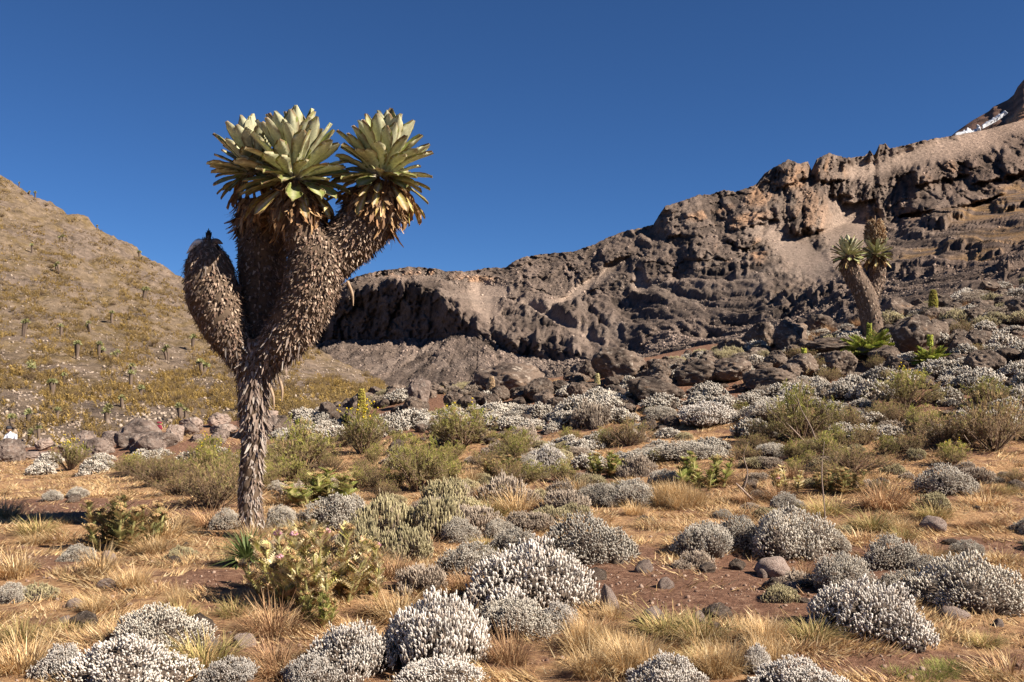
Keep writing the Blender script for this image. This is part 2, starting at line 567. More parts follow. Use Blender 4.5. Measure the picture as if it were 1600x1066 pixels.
for r, v in enumerate(v_rows):
    vv = min(max(v, 0), 1)
    k = min(int(np.searchsorted(KV, vv, side='right')) - 1, 3)
    t = (vv - KV[k]) / (KV[k + 1] - KV[k])
    sq = np.clip((vv - 0.86) / 0.14, 0, 1)
    top_ = sks + (skp - sks) * sq
    hi_ = top_ if k == 3 else PYC[k + 1]
    PY[r] = PYC[k] * (1 - t) + hi_ * t
    D[r] = DC[k] * (1 - t) + DC[k + 1] * t
    if v < 0:
        PY[r] = PYC[0] - v * 330
        D[r] = DC[0] + (90 - DC[0]) * min(1, -v / 0.35)
    if v > 1:
        PY[r] = skp + (v - 1) * 260
        D[r] = skd * (1 + (v - 1) * 1.2)
PXM = np.repeat(px_f[None], len(v_rows), 0)
def blob(cx, cy, rx, ry, ang=0.0, soft=0.5):
    a = math.radians(ang)
    u = (PXM - cx) * math.cos(a) + (PY - cy) * math.sin(a)
    w = -(PXM - cx) * math.sin(a) + (PY - cy) * math.cos(a)
    q = np.sqrt((u / rx) ** 2 + (w / ry) ** 2)
    wob = 0.25 * noise(np.stack([PXM / 22, PY / 22, np.zeros_like(PY)], -1), 77)
    return 1 - smooth(1 - soft, 1 + soft, q + wob)
# smooth light scree, where rock relief is small
SCREE = np.maximum.reduce([
    blob(1325, 355, 42, 45, 25), blob(1255, 400, 75, 24, 35), blob(1330, 400, 40, 30, 0), blob(1470, 235, 120, 16, -12), blob(1560, 205, 90, 13, -14),
    blob(1360, 262, 50, 14, -8), blob(755, 470, 22, 38, -30), blob(775, 455, 30, 12, 0), blob(905, 455, 55, 8, -38), blob(950, 425, 30, 8, -40),
    blob(870, 505, 80, 7, 25), blob(1000, 440, 14, 30, -10)])
GRASSY = np.maximum.reduce([blob(1560, 330, 80, 16, -10), blob(1570, 375, 70, 16, -8), blob(1450, 400, 60, 8, -14), blob(1270, 455, 50, 6, -8), blob(1520, 410, 60, 8, -10), blob(1590, 300, 40, 14, -10)])
DEBRIS = smooth(-0.2, 0.0, PY * 0 + 0) * (np.array(v_rows)[:, None] < 0.27) * 1.0
CLIFF = ((np.array(v_rows)[:, None] > 0.27) & (np.array(v_rows)[:, None] < 0.46)) * (1 - smooth(930, 990, PXM)) * 1.0
OCHRE = np.maximum.reduce([blob(1130, 405, 14, 30, 0), blob(1200, 300, 35, 16, -25), blob(1290, 268, 28, 20), blob(1240, 280, 26, 18, -20), blob(1100, 335, 40, 7, -15),
                           blob(660, 430, 60, 7, 0), blob(745, 436, 25, 5, 0), blob(1160, 345, 40, 9, -15), blob(1265, 330, 30, 40, 0) * 0.5, blob(1185, 395, 12, 20), blob(1430, 330, 12, 20), blob(1500, 265, 50, 16, -15) * 0.5])
X3 = (PXM - 800) / F * D
Z3 = EYE + (HY - PY) / F * D
p3 = np.stack([X3, D * 0.07, Z3 * 0.85 - 0.6 * X3 * smooth(1150, 1420, PXM)], -1)
rough = (1 - 0.93 * SCREE) * (1 - 0.75 * GRASSY) * (1 - 0.2 * DEBRIS) * smooth(0.0, 0.06, np.array(v_rows)[:, None] + 0.0 * PY + 0.02)
rough = rough * (1 - 0.15 * smooth(1020, 1180, PXM) * (1 - smooth(0.55, 0.70, np.array(v_rows)))[:, None])
def ridged(p, s):
    return 1 - 2 * np.abs(noise(p, s))
warp = np.stack([noise(p3 / 24, 50), noise(p3 / 24, 51), noise(p3 / 24, 52)], -1) * 8
q3 = p3 + warp
cl = 1 - 0.6 * CLIFF
b1, j1 = blocks(q3 * np.array([1, 1, .7]) / 13, 140)
b2, j2 = blocks((p3 + warp * 0.3) * np.array([1, 1, .75]) / 5.5, 141)
b3, j3 = blocks(p3 / 2.4, 142)
joint = (1 - smooth(0, 0.22, j1)) * 2.2 + (1 - smooth(0, 0.25, j2)) * 1.3
off = (13 * ridged(q3 / 48, 40) * cl + 9 * ridged(q3 / 20, 41) * cl + 4 * ridged(q3 / 9, 42) + 5.5 * b1 + 3.4 * b2 + 1.9 * b3 - joint + 2.0 * ridged(p3 / 3.2, 43) + 1.6 * noise(p3 / 1.3, 45))
# vertical ribs on the cliffs
ribs = np.stack([X3 + warp[..., 0] * 0.4, D * 0.1, Z3 * 0.12], -1)
off = off + CLIFF * 2.0 * ridged(ribs / 6, 60)
# outcrops: steep on the side away from the sun
for cx, cy, rx, ry, amp, ang in [(1262, 325, 38, 42, 34, -8), (1238, 268, 34, 20, 30, -20), (1298, 262, 30, 24, 34, 0), (1340, 300, 36, 18, 24, -10),
                                 (1312, 290, 18, 18, 20, 0), (1400, 320, 38, 26, 36, -25), (1465, 265, 50, 20, 34, -12), (1470, 330, 38, 30, 44, -30),
                                 (1540, 260, 36, 26, 36, -10), (1585, 250, 28, 24, 40, -10), (1440, 300, 24, 40, 30, 0), (1520, 300, 44, 22, 38, -20),
                                 (1590, 305, 50, 22, 36, -15), (1430, 360, 22, 18, 22, 0), (1500, 385, 40, 12, 16, -15), (1545, 395, 34, 12, 16, -10),
                                 (1590, 430, 40, 14, 12, -30), (1120, 395, 50, 45, 28, 0), (1070, 345, 40, 28, 26, 0), (1010, 465, 44, 16, 26, 12), (1000, 420, 20, 22, 22, 0),
                                 (1100, 385, 40, 22, 20, 0), (1090, 450, 40, 20, 18, 10), (1180, 330, 50, 24, 22, -15), (850, 470, 60, 24, 18, 10), (960, 395, 30, 14, 18, -20),
                                 (1390, 430, 60, 14, 14, -10), (1250, 470, 50, 12, 14, -5), (1330, 470, 50, 12, 14, -10), (1450, 440, 50, 10, 10, -10), (880, 500, 100, 16, 10, 20)]:
    a = math.radians(ang)
    u = ((PXM - cx) * math.cos(a) + (PY - cy) * math.sin(a)) / rx
    w = (-(PXM - cx) * math.sin(a) + (PY - cy) * math.cos(a)) / ry
    wob = 0.35 * noise(np.stack([PXM / 13, PY / 26, np.zeros_like(PY)], -1), 78) + 0.15 * noise(np.stack([PXM / 5, PY / 14, np.zeros_like(PY)], -1), 79)
    u = u + wob
    b = smooth(-1.0, -0.45, u) * (1 - smooth(0.2, 1.5, u)) * smooth(-1.2, -0.4, w + wob * 0.5) * (1 - smooth(0.75, 1.0, w + wob * 0.6))
    off = off + amp * (0.85 if cx > 1330 else 0.7) * b / np.maximum(rough, 0.25)
edge = smooth(0.0, 0.05, np.array(v_rows))[:, None]
amp_v = (1 - 0.3 * smooth(0.6, 0.8, np.array(v_rows)))[:, None] * 0.8
zr = EYE + (HY - PY) / F * D
gr_ = np.abs(np.gradient(D, axis=0) / np.where(np.abs(np.gradient(zr, axis=0)) < 1e-3, 1e-3, np.gradient(zr, axis=0)))
wz = smooth(2.6, 5.0, gr_) * (1 - smooth(0.72, 0.9, np.array(v_rows)))[:, None]
wz = np.stack([np.convolve(np.pad(c_, 4, mode='edge'), np.ones(9) / 9, 'valid') for c_ in wz.T], 1)
lift = off * rough * edge * amp_v * wz * 0.20
D2 = D - off * rough * edge * amp_v * (1 - 0.85 * wz)
jag = 1 - 0.55 * smooth(0.85, 1.0, np.array(v_rows))[:, None]
X3 = (PXM - 800) / F * D2
Z3 = EYE + (HY - PY) / F * D2 + lift + 0.9 * rough * jag * noise(p3 / 4, 47) + 0.6 * noise(p3 / 1.5, 48) * rough
base = np.array([0.112, 0.083, 0.067])
pale = np.array([0.19, 0.147, 0.12])
nb = fbm(q3 / 28, 4, 90)[..., None]
nb2 = fbm(p3 / 5, 3, 95)[..., None]
colm = base * (1 + 0.40 * nb + 0.25 * nb2 + 0.28 * b2[..., None] + 0.2 * b3[..., None])
sc_light = np.array([0.26, 0.195, 0.155])
colm = colm * (1 - SCREE[..., None]) + sc_light * (0.92 + 0.2 * nb) * SCREE[..., None]
pl = smooth(0.15, 0.6, fbm(q3 / 18, 3, 97))[..., None] * 0.5
colm = colm * (1 - pl) + pale * pl
dk = DEBRIS[..., None] * smooth(-0.1, 0.3, nb2)
colm = colm * (1 - 0.35 * dk) + np.array([0.16, 0.125, 0.105]) * 0.35 * dk
oc = (OCHRE * smooth(-0.5, 0.6, b1 + b2 * 0.7))[..., None]
colm = colm * (1 - 0.75 * oc) + np.array([0.32, 0.19, 0.115]) * (1 + 0.5 * nb2) * 0.75 * oc
gm = GRASSY[..., None] * smooth(-0.3, 0.2, nb2)
colm = colm * (1 - 0.7 * gm) + np.array([0.25, 0.155, 0.07]) * 0.7 * gm
redd = smooth(1250, 1600, PXM)[..., None]
colm = colm * (1 - redd * 0.25) + colm * np.array([1.0, 0.78, 0.66]) * redd * 0.25
mb = MB()
mb.add(np.stack([X3, D2, Z3], -1).reshape(-1, 3), sheet_faces(len(v_rows), len(px_f)), np.clip(colm, 0.02, 0.6).reshape(-1, 3))
tag(new_obj('mountain', mb.mesh('mountain', M_MOUNT, True)), kind='structure')
# loose blocks lying over the valley debris and the lower slopes
MV = np.stack([X3, D2, Z3], -1)
rk_ = np.random.default_rng(31)
kk = 34000
ri = (6 + nv * np.where(rk_.random(kk) < 0.6, rk_.uniform(0.0, 0.28, kk), rk_.uniform(0.05, 0.95, kk))).astype(int)
ci = rk_.integers(12, len(px_f) - 40, kk)
okk = (rk_.random(kk) < rough[ri, ci] * 1.4 + 0.12) & (CLIFF[ri, ci] < 0.5)
ri, ci = ri[okk], ci[okk]
bp = MV[ri, ci]
sz = bp[:, 1] / F * rk_.uniform(0.8, 1.9, len(bp)) * np.where(rk_.random(len(bp)) < 0.12, 2.2, 1.0)
BLK = [(bp, sz, np.clip(colm[ri, ci], 0.03, 0.5) * rk_.uniform(0.7, 1.9, (len(bp), 1)))]

# the far cone with its snow, behind the shoulder
CS = np.array([[1440, 250], [1480, 218], [1494, 206], [1520, 188], [1545, 174], [1552, 167], [1575, 156], [1584, 148], [1590, 136], [1600, 124], [1640, 95], [1800, 10], [2300, -180]], float)
pxc = np.concatenate([np.arange(1440, 1660, 2.0), np.linspace(1665, 2300, 50)])
vc = np.concatenate([np.linspace(0, 1, 70), [1.03, 1.1, 1.3]])
PXC, VC = np.meshgrid(pxc, vc)
sk = np.interp(PXC, CS[:, 0], CS[:, 1])
ft = np.interp(PXC, [1440, 1600, 2300], [275, 240, 130])
PYc = ft + (sk - ft) * np.minimum(VC, 1) + np.maximum(VC - 1, 0) * 300
Dc = 1900 + 700 * np.minimum(VC, 1) + np.maximum(VC - 1, 0) * 1500
wl = smooth(1571, 1575, PXC) * (1 - smooth(0.62, 0.72, VC))       # orange wall standing forward
Dc = Dc - wl * 110
pc = np.stack([(PXC - 800) / F * Dc, Dc * 0.3, (HY - PYc) / F * Dc * 0.6], -1)
Dc = Dc - 22 * ridged(pc / 60, 61) - 9 * ridged(pc / 22, 62) - 14 * wl * ridged(np.stack([pc[..., 0], pc[..., 2] * 0.1, pc[..., 2] * 0.1], -1) / 16, 63)
cc = np.array([0.15, 0.088, 0.066]) * (1 + 0.5 * fbm(pc / 30, 4, 64)[..., None])
cc = cc * (1 - 0.8 * wl[..., None]) + np.array([0.42, 0.22, 0.12]) * 0.8 * wl[..., None]
mb = MB()
mb.add(np.stack([(PXC - 800) / F * Dc, Dc, EYE + (HY - PYc) / F * Dc], -1).reshape(-1, 3), sheet_faces(len(vc), len(pxc)), np.clip(cc, 0.02, 0.6).reshape(-1, 3))
tag(new_obj('summit_cone', mb.mesh('summit_cone', M_MOUNT)), kind='structure')
m_snow, nt, bs, out = base_mat('snow')
bs.inputs['Base Color'].default_value = (0.48, 0.49, 0.52, 1)
bs.inputs['Roughness'].default_value = 0.6
def snow_patch(pts, d0, label, group=None):
    """a lens of snow lying along a line of photograph points with half widths"""
    mb = MB()
    vv, ff = [], []
    pts = np.array(pts, float)
    tt = np.linspace(0, len(pts) - 1, 24)
    cx = np.interp(tt, range(len(pts)), pts[:, 0])
    cy = np.interp(tt, range(len(pts)), pts[:, 1])
    hw = np.interp(tt, range(len(pts)), pts[:, 2]) * (1 + 0.55 * rng.uniform(-1, 1, 24))
    ctr = P(cx.mean(), cy.mean(), d0)
    for k in range(24):
        for s in np.linspace(-1, 1, 7):
            q = P(cx[k], cy[k] + s * hw[k], d0 - 14 * (1 - s * s) + 25 * (-s))
            vv.append(q - ctr)
    mb.add(vv, sheet_faces(24, 7), (0.9, 0.9, 0.9))
    me = mb.mesh('snow_patch', m_snow)
    o = new_obj('snow_patch', me)
    o.location = ctr
    sol = o.modifiers.new('thickness', 'SOLIDIFY')
    sol.thickness = 6
    tag(o, label, 'snow', group)
snow_patch([(1492, 209, 0.8), (1506, 206, 2.2), (1513, 204, 4.2), (1519, 205, 1.6), (1527, 203, 2.2), (1526, 201, 0.5)], 1740, 'small heaped white snow patch where the summit cone meets the grey shoulder')
snow_patch([(1534, 196, 0.5), (1545, 190, 2.0), (1556, 184, 2.6), (1566, 177, 2.0), (1571, 173, 0.5)], 1830, 'long slanting snow streak on the summit cone beside the orange wall')

# ------------------------------------------------------------------ small shapes used for stamping
def spindle(sides=4):
    """a woolly shoot, unit height, unit width, with a few leaf tips"""
    v, f4, f3 = [], [], []
    rings = [(0.0, 0.22), (0.45, 0.46), (0.82, 0.5)]
    for z, r in rings:
        for k in range(sides):
            a = 2 * math.pi * (k + (0.5 if z > .3 else 0)) / sides
            v.append((r * math.cos(a), r * math.sin(a), z))
    v.append((0, 0, 1.0))
    for i in range(2):
        for k in range(sides):
            a, b = i * sides + k, i * sides + (k + 1) % sides
            f4.append((a, b, b + sides, a + sides))
    for k in range(sides):
        f3.append((2 * sides + k, 2 * sides + (k + 1) % sides, 3 * sides))
    n = len(v)
    for k in range(5):
        a = 2 * math.pi * k / 5 + 0.3
        z = 0.25 + 0.13 * k
        ca, sa = math.cos(a), math.sin(a)
        v += [(0.3 * ca - 0.16 * sa, 0.3 * sa + 0.16 * ca, z), (0.3 * ca + 0.16 * sa, 0.3 * sa - 0.16 * ca, z), (0.85 * ca, 0.85 * sa, z + 0.32)]
        f3.append((n, n + 1, n + 2))
        n += 3
    return np.array(v), (np.array(f4), np.array(f3))
SPV, SPF = spindle()
SPH = SPV[:, 2]

def feather(n=11):
    """a leafy sprig along +Z: narrow leaves pointing up and out"""
    v = [(-0.02, 0, 0), (0.02, 0, 0), (0, 0, 1.0)]
    f = [(0, 1, 2)]
    for k in range(n):
        a = k * 2.4
        z = 0.15 + 0.8 * k / n
        ca, sa = math.cos(a), math.sin(a)
        r = 0.30 * (1.05 - 0.5 * k / n)
        b = len(v)
        v += [(-0.05 * sa, 0.05 * ca, z), (0.05 * sa, -0.05 * ca, z), (r * ca, r * sa, z + 0.27)]
        f.append((b, b + 1, b + 2))
    return np.array(v), np.array(f)
FEV, FEF = feather()

def strip(n, bend, w0=1.0, w1=0.0, fold=0.0):
    """a narrow blade along +Z bending toward +X"""
    v, f = [], []
    for i in range(n + 1):
        t = i / n
        a = bend * t
        z = math.sin(a) / bend if abs(bend) > 1e-3 else t
        x = (1 - math.cos(a)) / bend if abs(bend) > 1e-3 else 0
        w = 0.5 * (w0 + (w1 - w0) * t ** 1.5)
        v += [(x, -w, z), (x, w, z)]
    for i in range(n):
        f.append((2 * i, 2 * i + 1, 2 * i + 3, 2 * i + 2))
    return np.array(v), np.array(f)

def pinnate(n=7):
    """a spiny cut leaf along +Z, width along Y, arching to +X"""
    v, f = [], []
    for i in range(n):
        t = i / n
        t2 = (i + 0.9) / n
        x = 0.25 * t * t
        x2 = 0.25 * t2 * t2
        w = 0.34 * math.sin(math.pi * min(1, 0.2 + 0.85 * t)) + 0.05
        b = len(v)
        v += [(x, -0.03, t), (x, 0.03, t), (x2, 0.025, t2), (x2, -0.025, t2), (x - 0.05, w, t + 0.16), (x - 0.05, -w, t + 0.16)]
        f += [(b, b + 1, b + 2), (b, b + 2, b + 3), (b + 1, b + 4, b + 2), (b, b + 3, b + 5)]
    return np.array(v), np.array(f)
PIV, PIF = pinnate()

def tube(points, radii, sides=12, rows=40, bumpy=0.0, seed=0, caps=True):
    """lofted tube through points; returns verts, quads and per-row frames"""
    pts = np.asarray(points, float)
    rad = np.asarray(radii, float)
    n = len(pts)
    tt = np.linspace(0, n - 1, rows)
    def cr(a):
        a = np.asarray(a, float)
        ap = np.concatenate([[2 * a[0] - a[1]], a, [2 * a[-1] - a[-2]]])
        o = []
        for t in tt:
            i = min(int(t), n - 2)
            u = t - i
            p0, p1, p2, p3_ = ap[i], ap[i + 1], ap[i + 2], ap[i + 3]
            o.append(0.5 * (2 * p1 + (p2 - p0) * u + (2 * p0 - 5 * p1 + 4 * p2 - p3_) * u * u + (3 * p1 - p0 - 3 * p2 + p3_) * u ** 3))
        return np.array(o)
    C = cr(pts)
    Rr = np.maximum(cr(rad), 0.002)
    T = unit(np.gradient(C, axis=0))
    ref = np.array([0, -1.0, 0.05])
    Xv = unit(np.cross(T, ref))
    Yv = np.cross(T, Xv)
    a = np.linspace(0, 2 * np.pi, sides, endpoint=False)
    N = Xv[:, None] * np.cos(a)[None, :, None] + Yv[:, None] * np.sin(a)[None, :, None]
    V = C[:, None] + N * Rr[:, None, None]
    if bumpy:
        V = V + N * (bumpy * fbm(V * 9, 3, seed))[..., None]
    i = np.arange(rows - 1)[:, None] * sides + np.arange(sides)[None]
    j = np.arange(rows - 1)[:, None] * sides + (np.arange(sides)[None] + 1) % sides
    Q = np.stack([i, j, j + sides, i + sides], -1).reshape(-1, 4)
    return V, Q, C, T, Rr, Xv, Yv

def add_tube(mb, points, radii, col, sides=8, rows=12, bumpy=0.0, seed=0):
    V, Q = tube(points, radii, sides, rows, bumpy, seed)[:2]
    n0 = V.reshape(-1, 3)
    mb.add(n0, Q, col)
    k = len(n0)
    mb.add(np.concatenate([V[-1], [V[-1].mean(0)]]), [[q, (q + 1) % sides, sides] for q in range(sides)], col)

def icosphere(sub):
    t = (1 + 5 ** 0.5) / 2
    v = [(-1, t, 0), (1, t, 0), (-1, -t, 0), (1, -t, 0), (0, -1, t), (0, 1, t), (0, -1, -t), (0, 1, -t), (t, 0, -1), (t, 0, 1), (-t, 0, -1), (-t, 0, 1)]
    f = [(0, 11, 5), (0, 5, 1), (0, 1, 7), (0, 7, 10), (0, 10, 11), (1, 5, 9), (5, 11, 4), (11, 10, 2), (10, 7, 6), (7, 1, 8),
         (3, 9, 4), (3, 4, 2), (3, 2, 6), (3, 6, 8), (3, 8, 9), (4, 9, 5), (2, 4, 11), (6, 2, 10), (8, 6, 7), (9, 8, 1)]
    v = [tuple(unit(np.array(q, float))) for q in v]
    for _ in range(sub):
        cache, nf = {}, []
        def mid(a, b):
            k = (min(a, b), max(a, b))
            if k not in cache:
                v.append(tuple(unit((np.array(v[a]) + np.array(v[b])) / 2)))
                cache[k] = len(v) - 1
            return cache[k]
        for a, b, c in f:
            x, y, z = mid(a, b), mid(b, c), mid(c, a)
            nf += [(a, x, z), (b, y, x), (c, z, y), (x, y, z)]
        f = nf
    return np.array(v), np.array(f)
ICO0 = icosphere(0)
OCT = (np.array([(1, 0, 0), (-1, .1, 0), (.1, 1, 0), (0, -1, .1), (.15, .1, .9), (0, 0, -1.0)]), np.array([(0, 2, 4), (2, 1, 4), (1, 3, 4), (3, 0, 4), (2, 0, 5), (1, 2, 5), (3, 1, 5), (0, 3, 5)]))
ICO1, ICO2, ICO3, ICO4 = icosphere(1), icosphere(2), icosphere(3), icosphere(4)

# ------------------------------------------------------------------ giant groundsel (the tall plant)
def leaf_mesh(name, kind, seed):
    """a thick oblong leaf along +Z, upper face toward +X; two faces with their own colours and a ragged brown margin"""
    r = np.random.default_rng(seed)
    nu, nvv = 9, 5
    bend = {'up': 0.15, 'mid': 0.35, 'out': 0.6, 'yellow': 0.5, 'dry': 0.7}[kind]
    V, C = [], []
    wob_ = r.normal(size=(nu, nvv))
    for side in (0, 1):
        for i in range(nu):
            t = i / (nu - 1)
            a = bend * t
            z = math.sin(a) / bend
            x = -(1 - math.cos(a)) / bend
            w = 0.5 * (0.30 + 0.78 * math.sin(math.pi * min(0.5, t * 0.62)) ** 1.5) * (1 if t < 0.72 else math.sqrt(max(0.02, 1 - ((t - 0.72) / 0.285) ** 2)))
            for j in range(nvv):
                s = (j / (nvv - 1)) * 2 - 1
                ww = w * s * 0.24
                if abs(s) == 1 and t > 0.2:
                    ww *= 1 + r.uniform(-0.13, 0.05)
                cup = 0.045 * s * s + 0.02 * wob_[i, j] * (1 if kind == 'dry' else 0.35)
                if kind == 'dry':
                    cup += 0.10 * s * s
                th = 0.009 if side == 0 else -0.009
                V.append((x + cup + th * (1 - abs(s)), ww, z))
                m = abs(s)
                if kind in ('up', 'mid', 'out'):
                    top = np.array([0.27, 0.30, 0.085]) * (1 - 0.15 * m)
                    bot = np.array([0.67, 0.65, 0.41])
                    if kind == 'out':
                        top = np.array([0.23, 0.25, 0.07])
                        bot = np.array([0.38, 0.38, 0.18])
                    c = top if side == 0 else bot
                    if j == 2:
                        c = c * 0.4 + np.array([0.5, 0.48, 0.33]) * 0.6
                    if t < 0.16:
                        c = np.array([0.62, 0.56, 0.46])
                    if m == 1 and t > 0.3 and r.random() < 0.6:
                        c = np.array([0.26, 0.17, 0.09])
                    if t > 0.96 and r.random() < 0.5:
                        c = np.array([0.22, 0.14, 0.08])
                elif kind == 'yellow':
                    c = np.array([0.44, 0.38, 0.10]) * (1 - t * 0.1) if r.random() < 0.75 else np.array([0.36, 0.22, 0.08])
                    if j == 2 or t < 0.16:
                        c = np.array([0.60, 0.52, 0.36])
                    if m == 1 or t > 0.9:
                        c = np.array([0.32, 0.19, 0.08])
                else:
                    c = np.array([0.34, 0.20, 0.10]) * r.uniform(0.55, 1.25)
                C.append(c * r.uniform(0.9, 1.1))
    q = sheet_faces(nu, nvv)
    k = nu * nvv
    faces = [tuple(x) for x in q[:, ::-1]] + [tuple(x + k) for x in q]
    for i in range(nu - 1):
        for j, fl in ((0, 0), (nvv - 1, 1)):
            a, b = i * nvv + j, (i + 1) * nvv + j
            faces.append((a, b, b + k, a + k) if fl == 0 else (b, a, a + k, b + k))
    mb = MB()
    mb.add(V, np.array(faces), np.array(C))
    return mb.mesh(name, M_LEAF)
LEAVES = {k: [leaf_mesh('leaf', k, 100 + 7 * i + 31 * q) for i in range(3)] for q, k in enumerate(('up', 'mid', 'out', 'yellow', 'dry'))}

def rosette(tree, centre, axis, n, L, n_yellow, n_dry, seed, droop=106.0):
    r = np.random.default_rng(seed)
    ro = new_obj('rosette', None, tree)
    ro.location = centre
    axis = unit(np.asarray(axis, float))
    fr = frames(axis[None], np.array([0.0]))[0]
    total = n + n_yellow + n_dry
    for i in range(total):
        az = i * 2.39996 + r.normal() * 0.12
        if i < n:
            t = i / n
            th = math.radians(6 + (droop - 16) * t ** 0.86 + r.normal() * 8)
            kind = 'up' if t < 0.45 else ('mid' if t < 0.75 else 'out')
            ln = L * (1.0 - 0.28 * t) * r.uniform(0.86, 1.06)
            wd = L * r.uniform(0.82, 1.04)
        elif i < n + n_yellow:
            t = (i - n) / max(1, n_yellow)
            th = math.radians(108 + 40 * t + r.normal() * 7)
            kind, ln = 'yellow', L * r.uniform(0.42, 0.66)
            wd = ln * r.uniform(0.8, 1.1)
        else:
            th = math.radians(118 + r.uniform(0, 45))
            kind, ln = 'dry', L * r.uniform(0.32, 0.52)
            wd = ln * r.uniform(0.6, 1.0)
        rad = fr[:, 0] * math.cos(az) + fr[:, 1] * math.sin(az)
        z = axis * math.cos(th) + rad * math.sin(th)
        x = axis * math.sin(th) - rad * math.cos(th)
        y = np.cross(z, x)
        o = new_obj('leaf', LEAVES[kind][r.integers(3)], ro)
        tw = r.normal() * 0.3
        x, y = x * math.cos(tw) + y * math.sin(tw), -x * math.sin(tw) + y * math.cos(tw)
        base = rad * 0.05 * L / 0.6 * (0.5 + min(1, i / n)) - axis * 0.16 * L * min(1.6, i / n)
        if i >= n:
            dp = r.uniform(0, 1)
            base = rad * (0.12 + 0.15 * dp) * L / 0.65 - axis * (0.08 + 0.22 * dp if i >= n + n_yellow else 0.12 + 0.1 * dp) * L / 0.65
        m = Matrix([[x[0] * ln, y[0] * wd, z[0] * ln, base[0]], [x[1] * ln, y[1] * wd, z[1] * ln, base[1]], [x[2] * ln, y[2] * wd, z[2] * ln, base[2]], [0, 0, 0, 1]])
        o.matrix_basis = m
    return ro

FLV, FLF = strip(2, 0.7, 0.8, 0.35)
FLV2, FLF2 = strip(3, 0.5, 1.0, 0.25)
def shag(mb, path, n, ln, wd, out_, cols, seed, t0=0.0, t1=1.0, spread=0.25):
    """dead leaves hanging all over a stem"""
    V, Q, C, T, Rr, Xv, Yv = path
    r = np.random.default_rng(seed)
    rows = len(C)
    w = np.clip(Rr, 0.02, None)
    tt = np.linspace(0, 1, rows)
    w = w * ((tt >= t0) & (tt <= t1))
    idx = r.choice(rows, n, p=w / w.sum())
    a = r.uniform(0, 2 * np.pi, n)
    N = Xv[idx] * np.cos(a)[:, None] + Yv[idx] * np.sin(a)[:, None]
    pos = C[idx] + N * (Rr[idx] * r.uniform(0.93, 1.06, n))[:, None] + T[idx] * r.normal(0, 0.02, n)[:, None]
    dirs = unit(-T[idx] * 0.5 + np.array([0, 0, -0.6]) + N * (out_ * r.uniform(0.5, 1.5, n))[:, None] + r.normal(0, spread, (n, 3)))
    # the blade's flat side faces outward
    z = dirs
    x = unit(N - z * (N * z).sum(1, keepdims=True))
    y = np.cross(z, x)
    R = np.stack([x, y, z], 2)
    l = ln * r.uniform(0.6, 1.4, n)
    wv = wd * r.uniform(0.6, 1.4, n)
    c = np.array(cols)[r.integers(len(cols), size=n)] * r.uniform(0.7, 1.25, (n, 1))
    mb.stamp(FLV2, FLF2, R, pos, np.stack([l * r.choice([-1, 1, 1], n), wv, l], 1), c)

D0 = 10.4
def tp(px, py, dd=0.0):
    return P(px, py, D0 + dd) - TB
TB = hit(396, 840)
D0 = TB[1]
S = D0 / F
tree = new_obj('giant_groundsel')
tree.location = TB
tag(tree, 'tall branching giant groundsel with three leafy rosettes and a dead headless stem', 'tree')
stems = {
    'trunk': ([(397, 856, 0), (394, 820, 0), (391, 780, 0), (393, 730, 0), (398, 680, 0), (396, 640, 0), (396, 600, 0), (400, 560, 0), (402, 535, 0.02)], [23, 19, 18, 18, 19, 23, 25, 29, 30]),
    'dead': ([(396, 600, 0), (384, 570, -.03), (368, 542, -.06), (350, 508, -.08), (335, 465, -.08), (328, 430, -.07), (325, 402, -.05), (325, 384, -.05), (325, 372, -.05)], [12, 20, 27, 36, 42, 39, 30, 17, 5]),
    'rear': ([(402, 560, .1), (404, 520, .22), (407, 470, .3), (409, 420, .32), (411, 370, .3), (408, 335, .28), (402, 310, .25)], [22, 28, 34, 38, 40, 38, 30]),
    'main': ([(404, 585, 0), (420, 555, -.05), (448, 525, -.1), (474, 480, -.14), (488, 440, -.16), (497, 405, -.16), (505, 380, -.12)], [20, 28, 37, 42, 45, 45, 38]),
    'near': ([(490, 425, -.18), (482, 385, -.2), (468, 350, -.2), (460, 318, -.18), (460, 290, -.15)], [34, 33, 36, 38, 26]),
    'side': ([(500, 420, -.1), (530, 390, -.08), (560, 362, -.06), (582, 335, -.05), (594, 308, -.04), (598, 285, -.04)], [38, 40, 43, 43, 37, 22])}
browns = [(0.19, 0.13, 0.092), (0.25, 0.175, 0.13), (0.12, 0.08, 0.057), (0.36, 0.27, 0.20), (0.20, 0.125, 0.088), (0.09, 0.06, 0.043)]
greys = [(0.26, 0.20, 0.165), (0.34, 0.28, 0.24), (0.18, 0.13, 0.105), (0.23, 0.17, 0.135), (0.42, 0.36, 0.31), (0.13, 0.09, 0.07)]
paths = {}
mb = MB()
for i, (nm, (pts, rad)) in enumerate(stems.items()):
    pt = [tp(*p) for p in pts]
    pth = tube(pt, np.array(rad) * S * 0.97, 22, 60, 0.02, 200 + i)
    paths[nm] = pth
    mb.add(pth[0].reshape(-1, 3), pth[1], (0.11, 0.075, 0.05))
    mb.add(np.concatenate([pth[0][-1], [pth[0][-1].mean(0)]]), [[q, (q + 1) % 22, 22] for q in range(22)], (0.11, 0.075, 0.05))
new_obj('trunk', mb.mesh('trunk', M_DEAD), tree)
mb = MB()
shag(mb, paths['trunk'], 1500, 0.062, 0.022, 0.16, greys, 1, 0.0, 0.6, 0.25)
shag(mb, paths['trunk'], 1100, 0.085, 0.024, 0.18, greys, 3, 0.5, 1.0, 0.22)
shag(mb, paths['trunk'], 120, 0.14, 0.03, 0.35, greys, 2, 0.45, 0.95, 0.2)
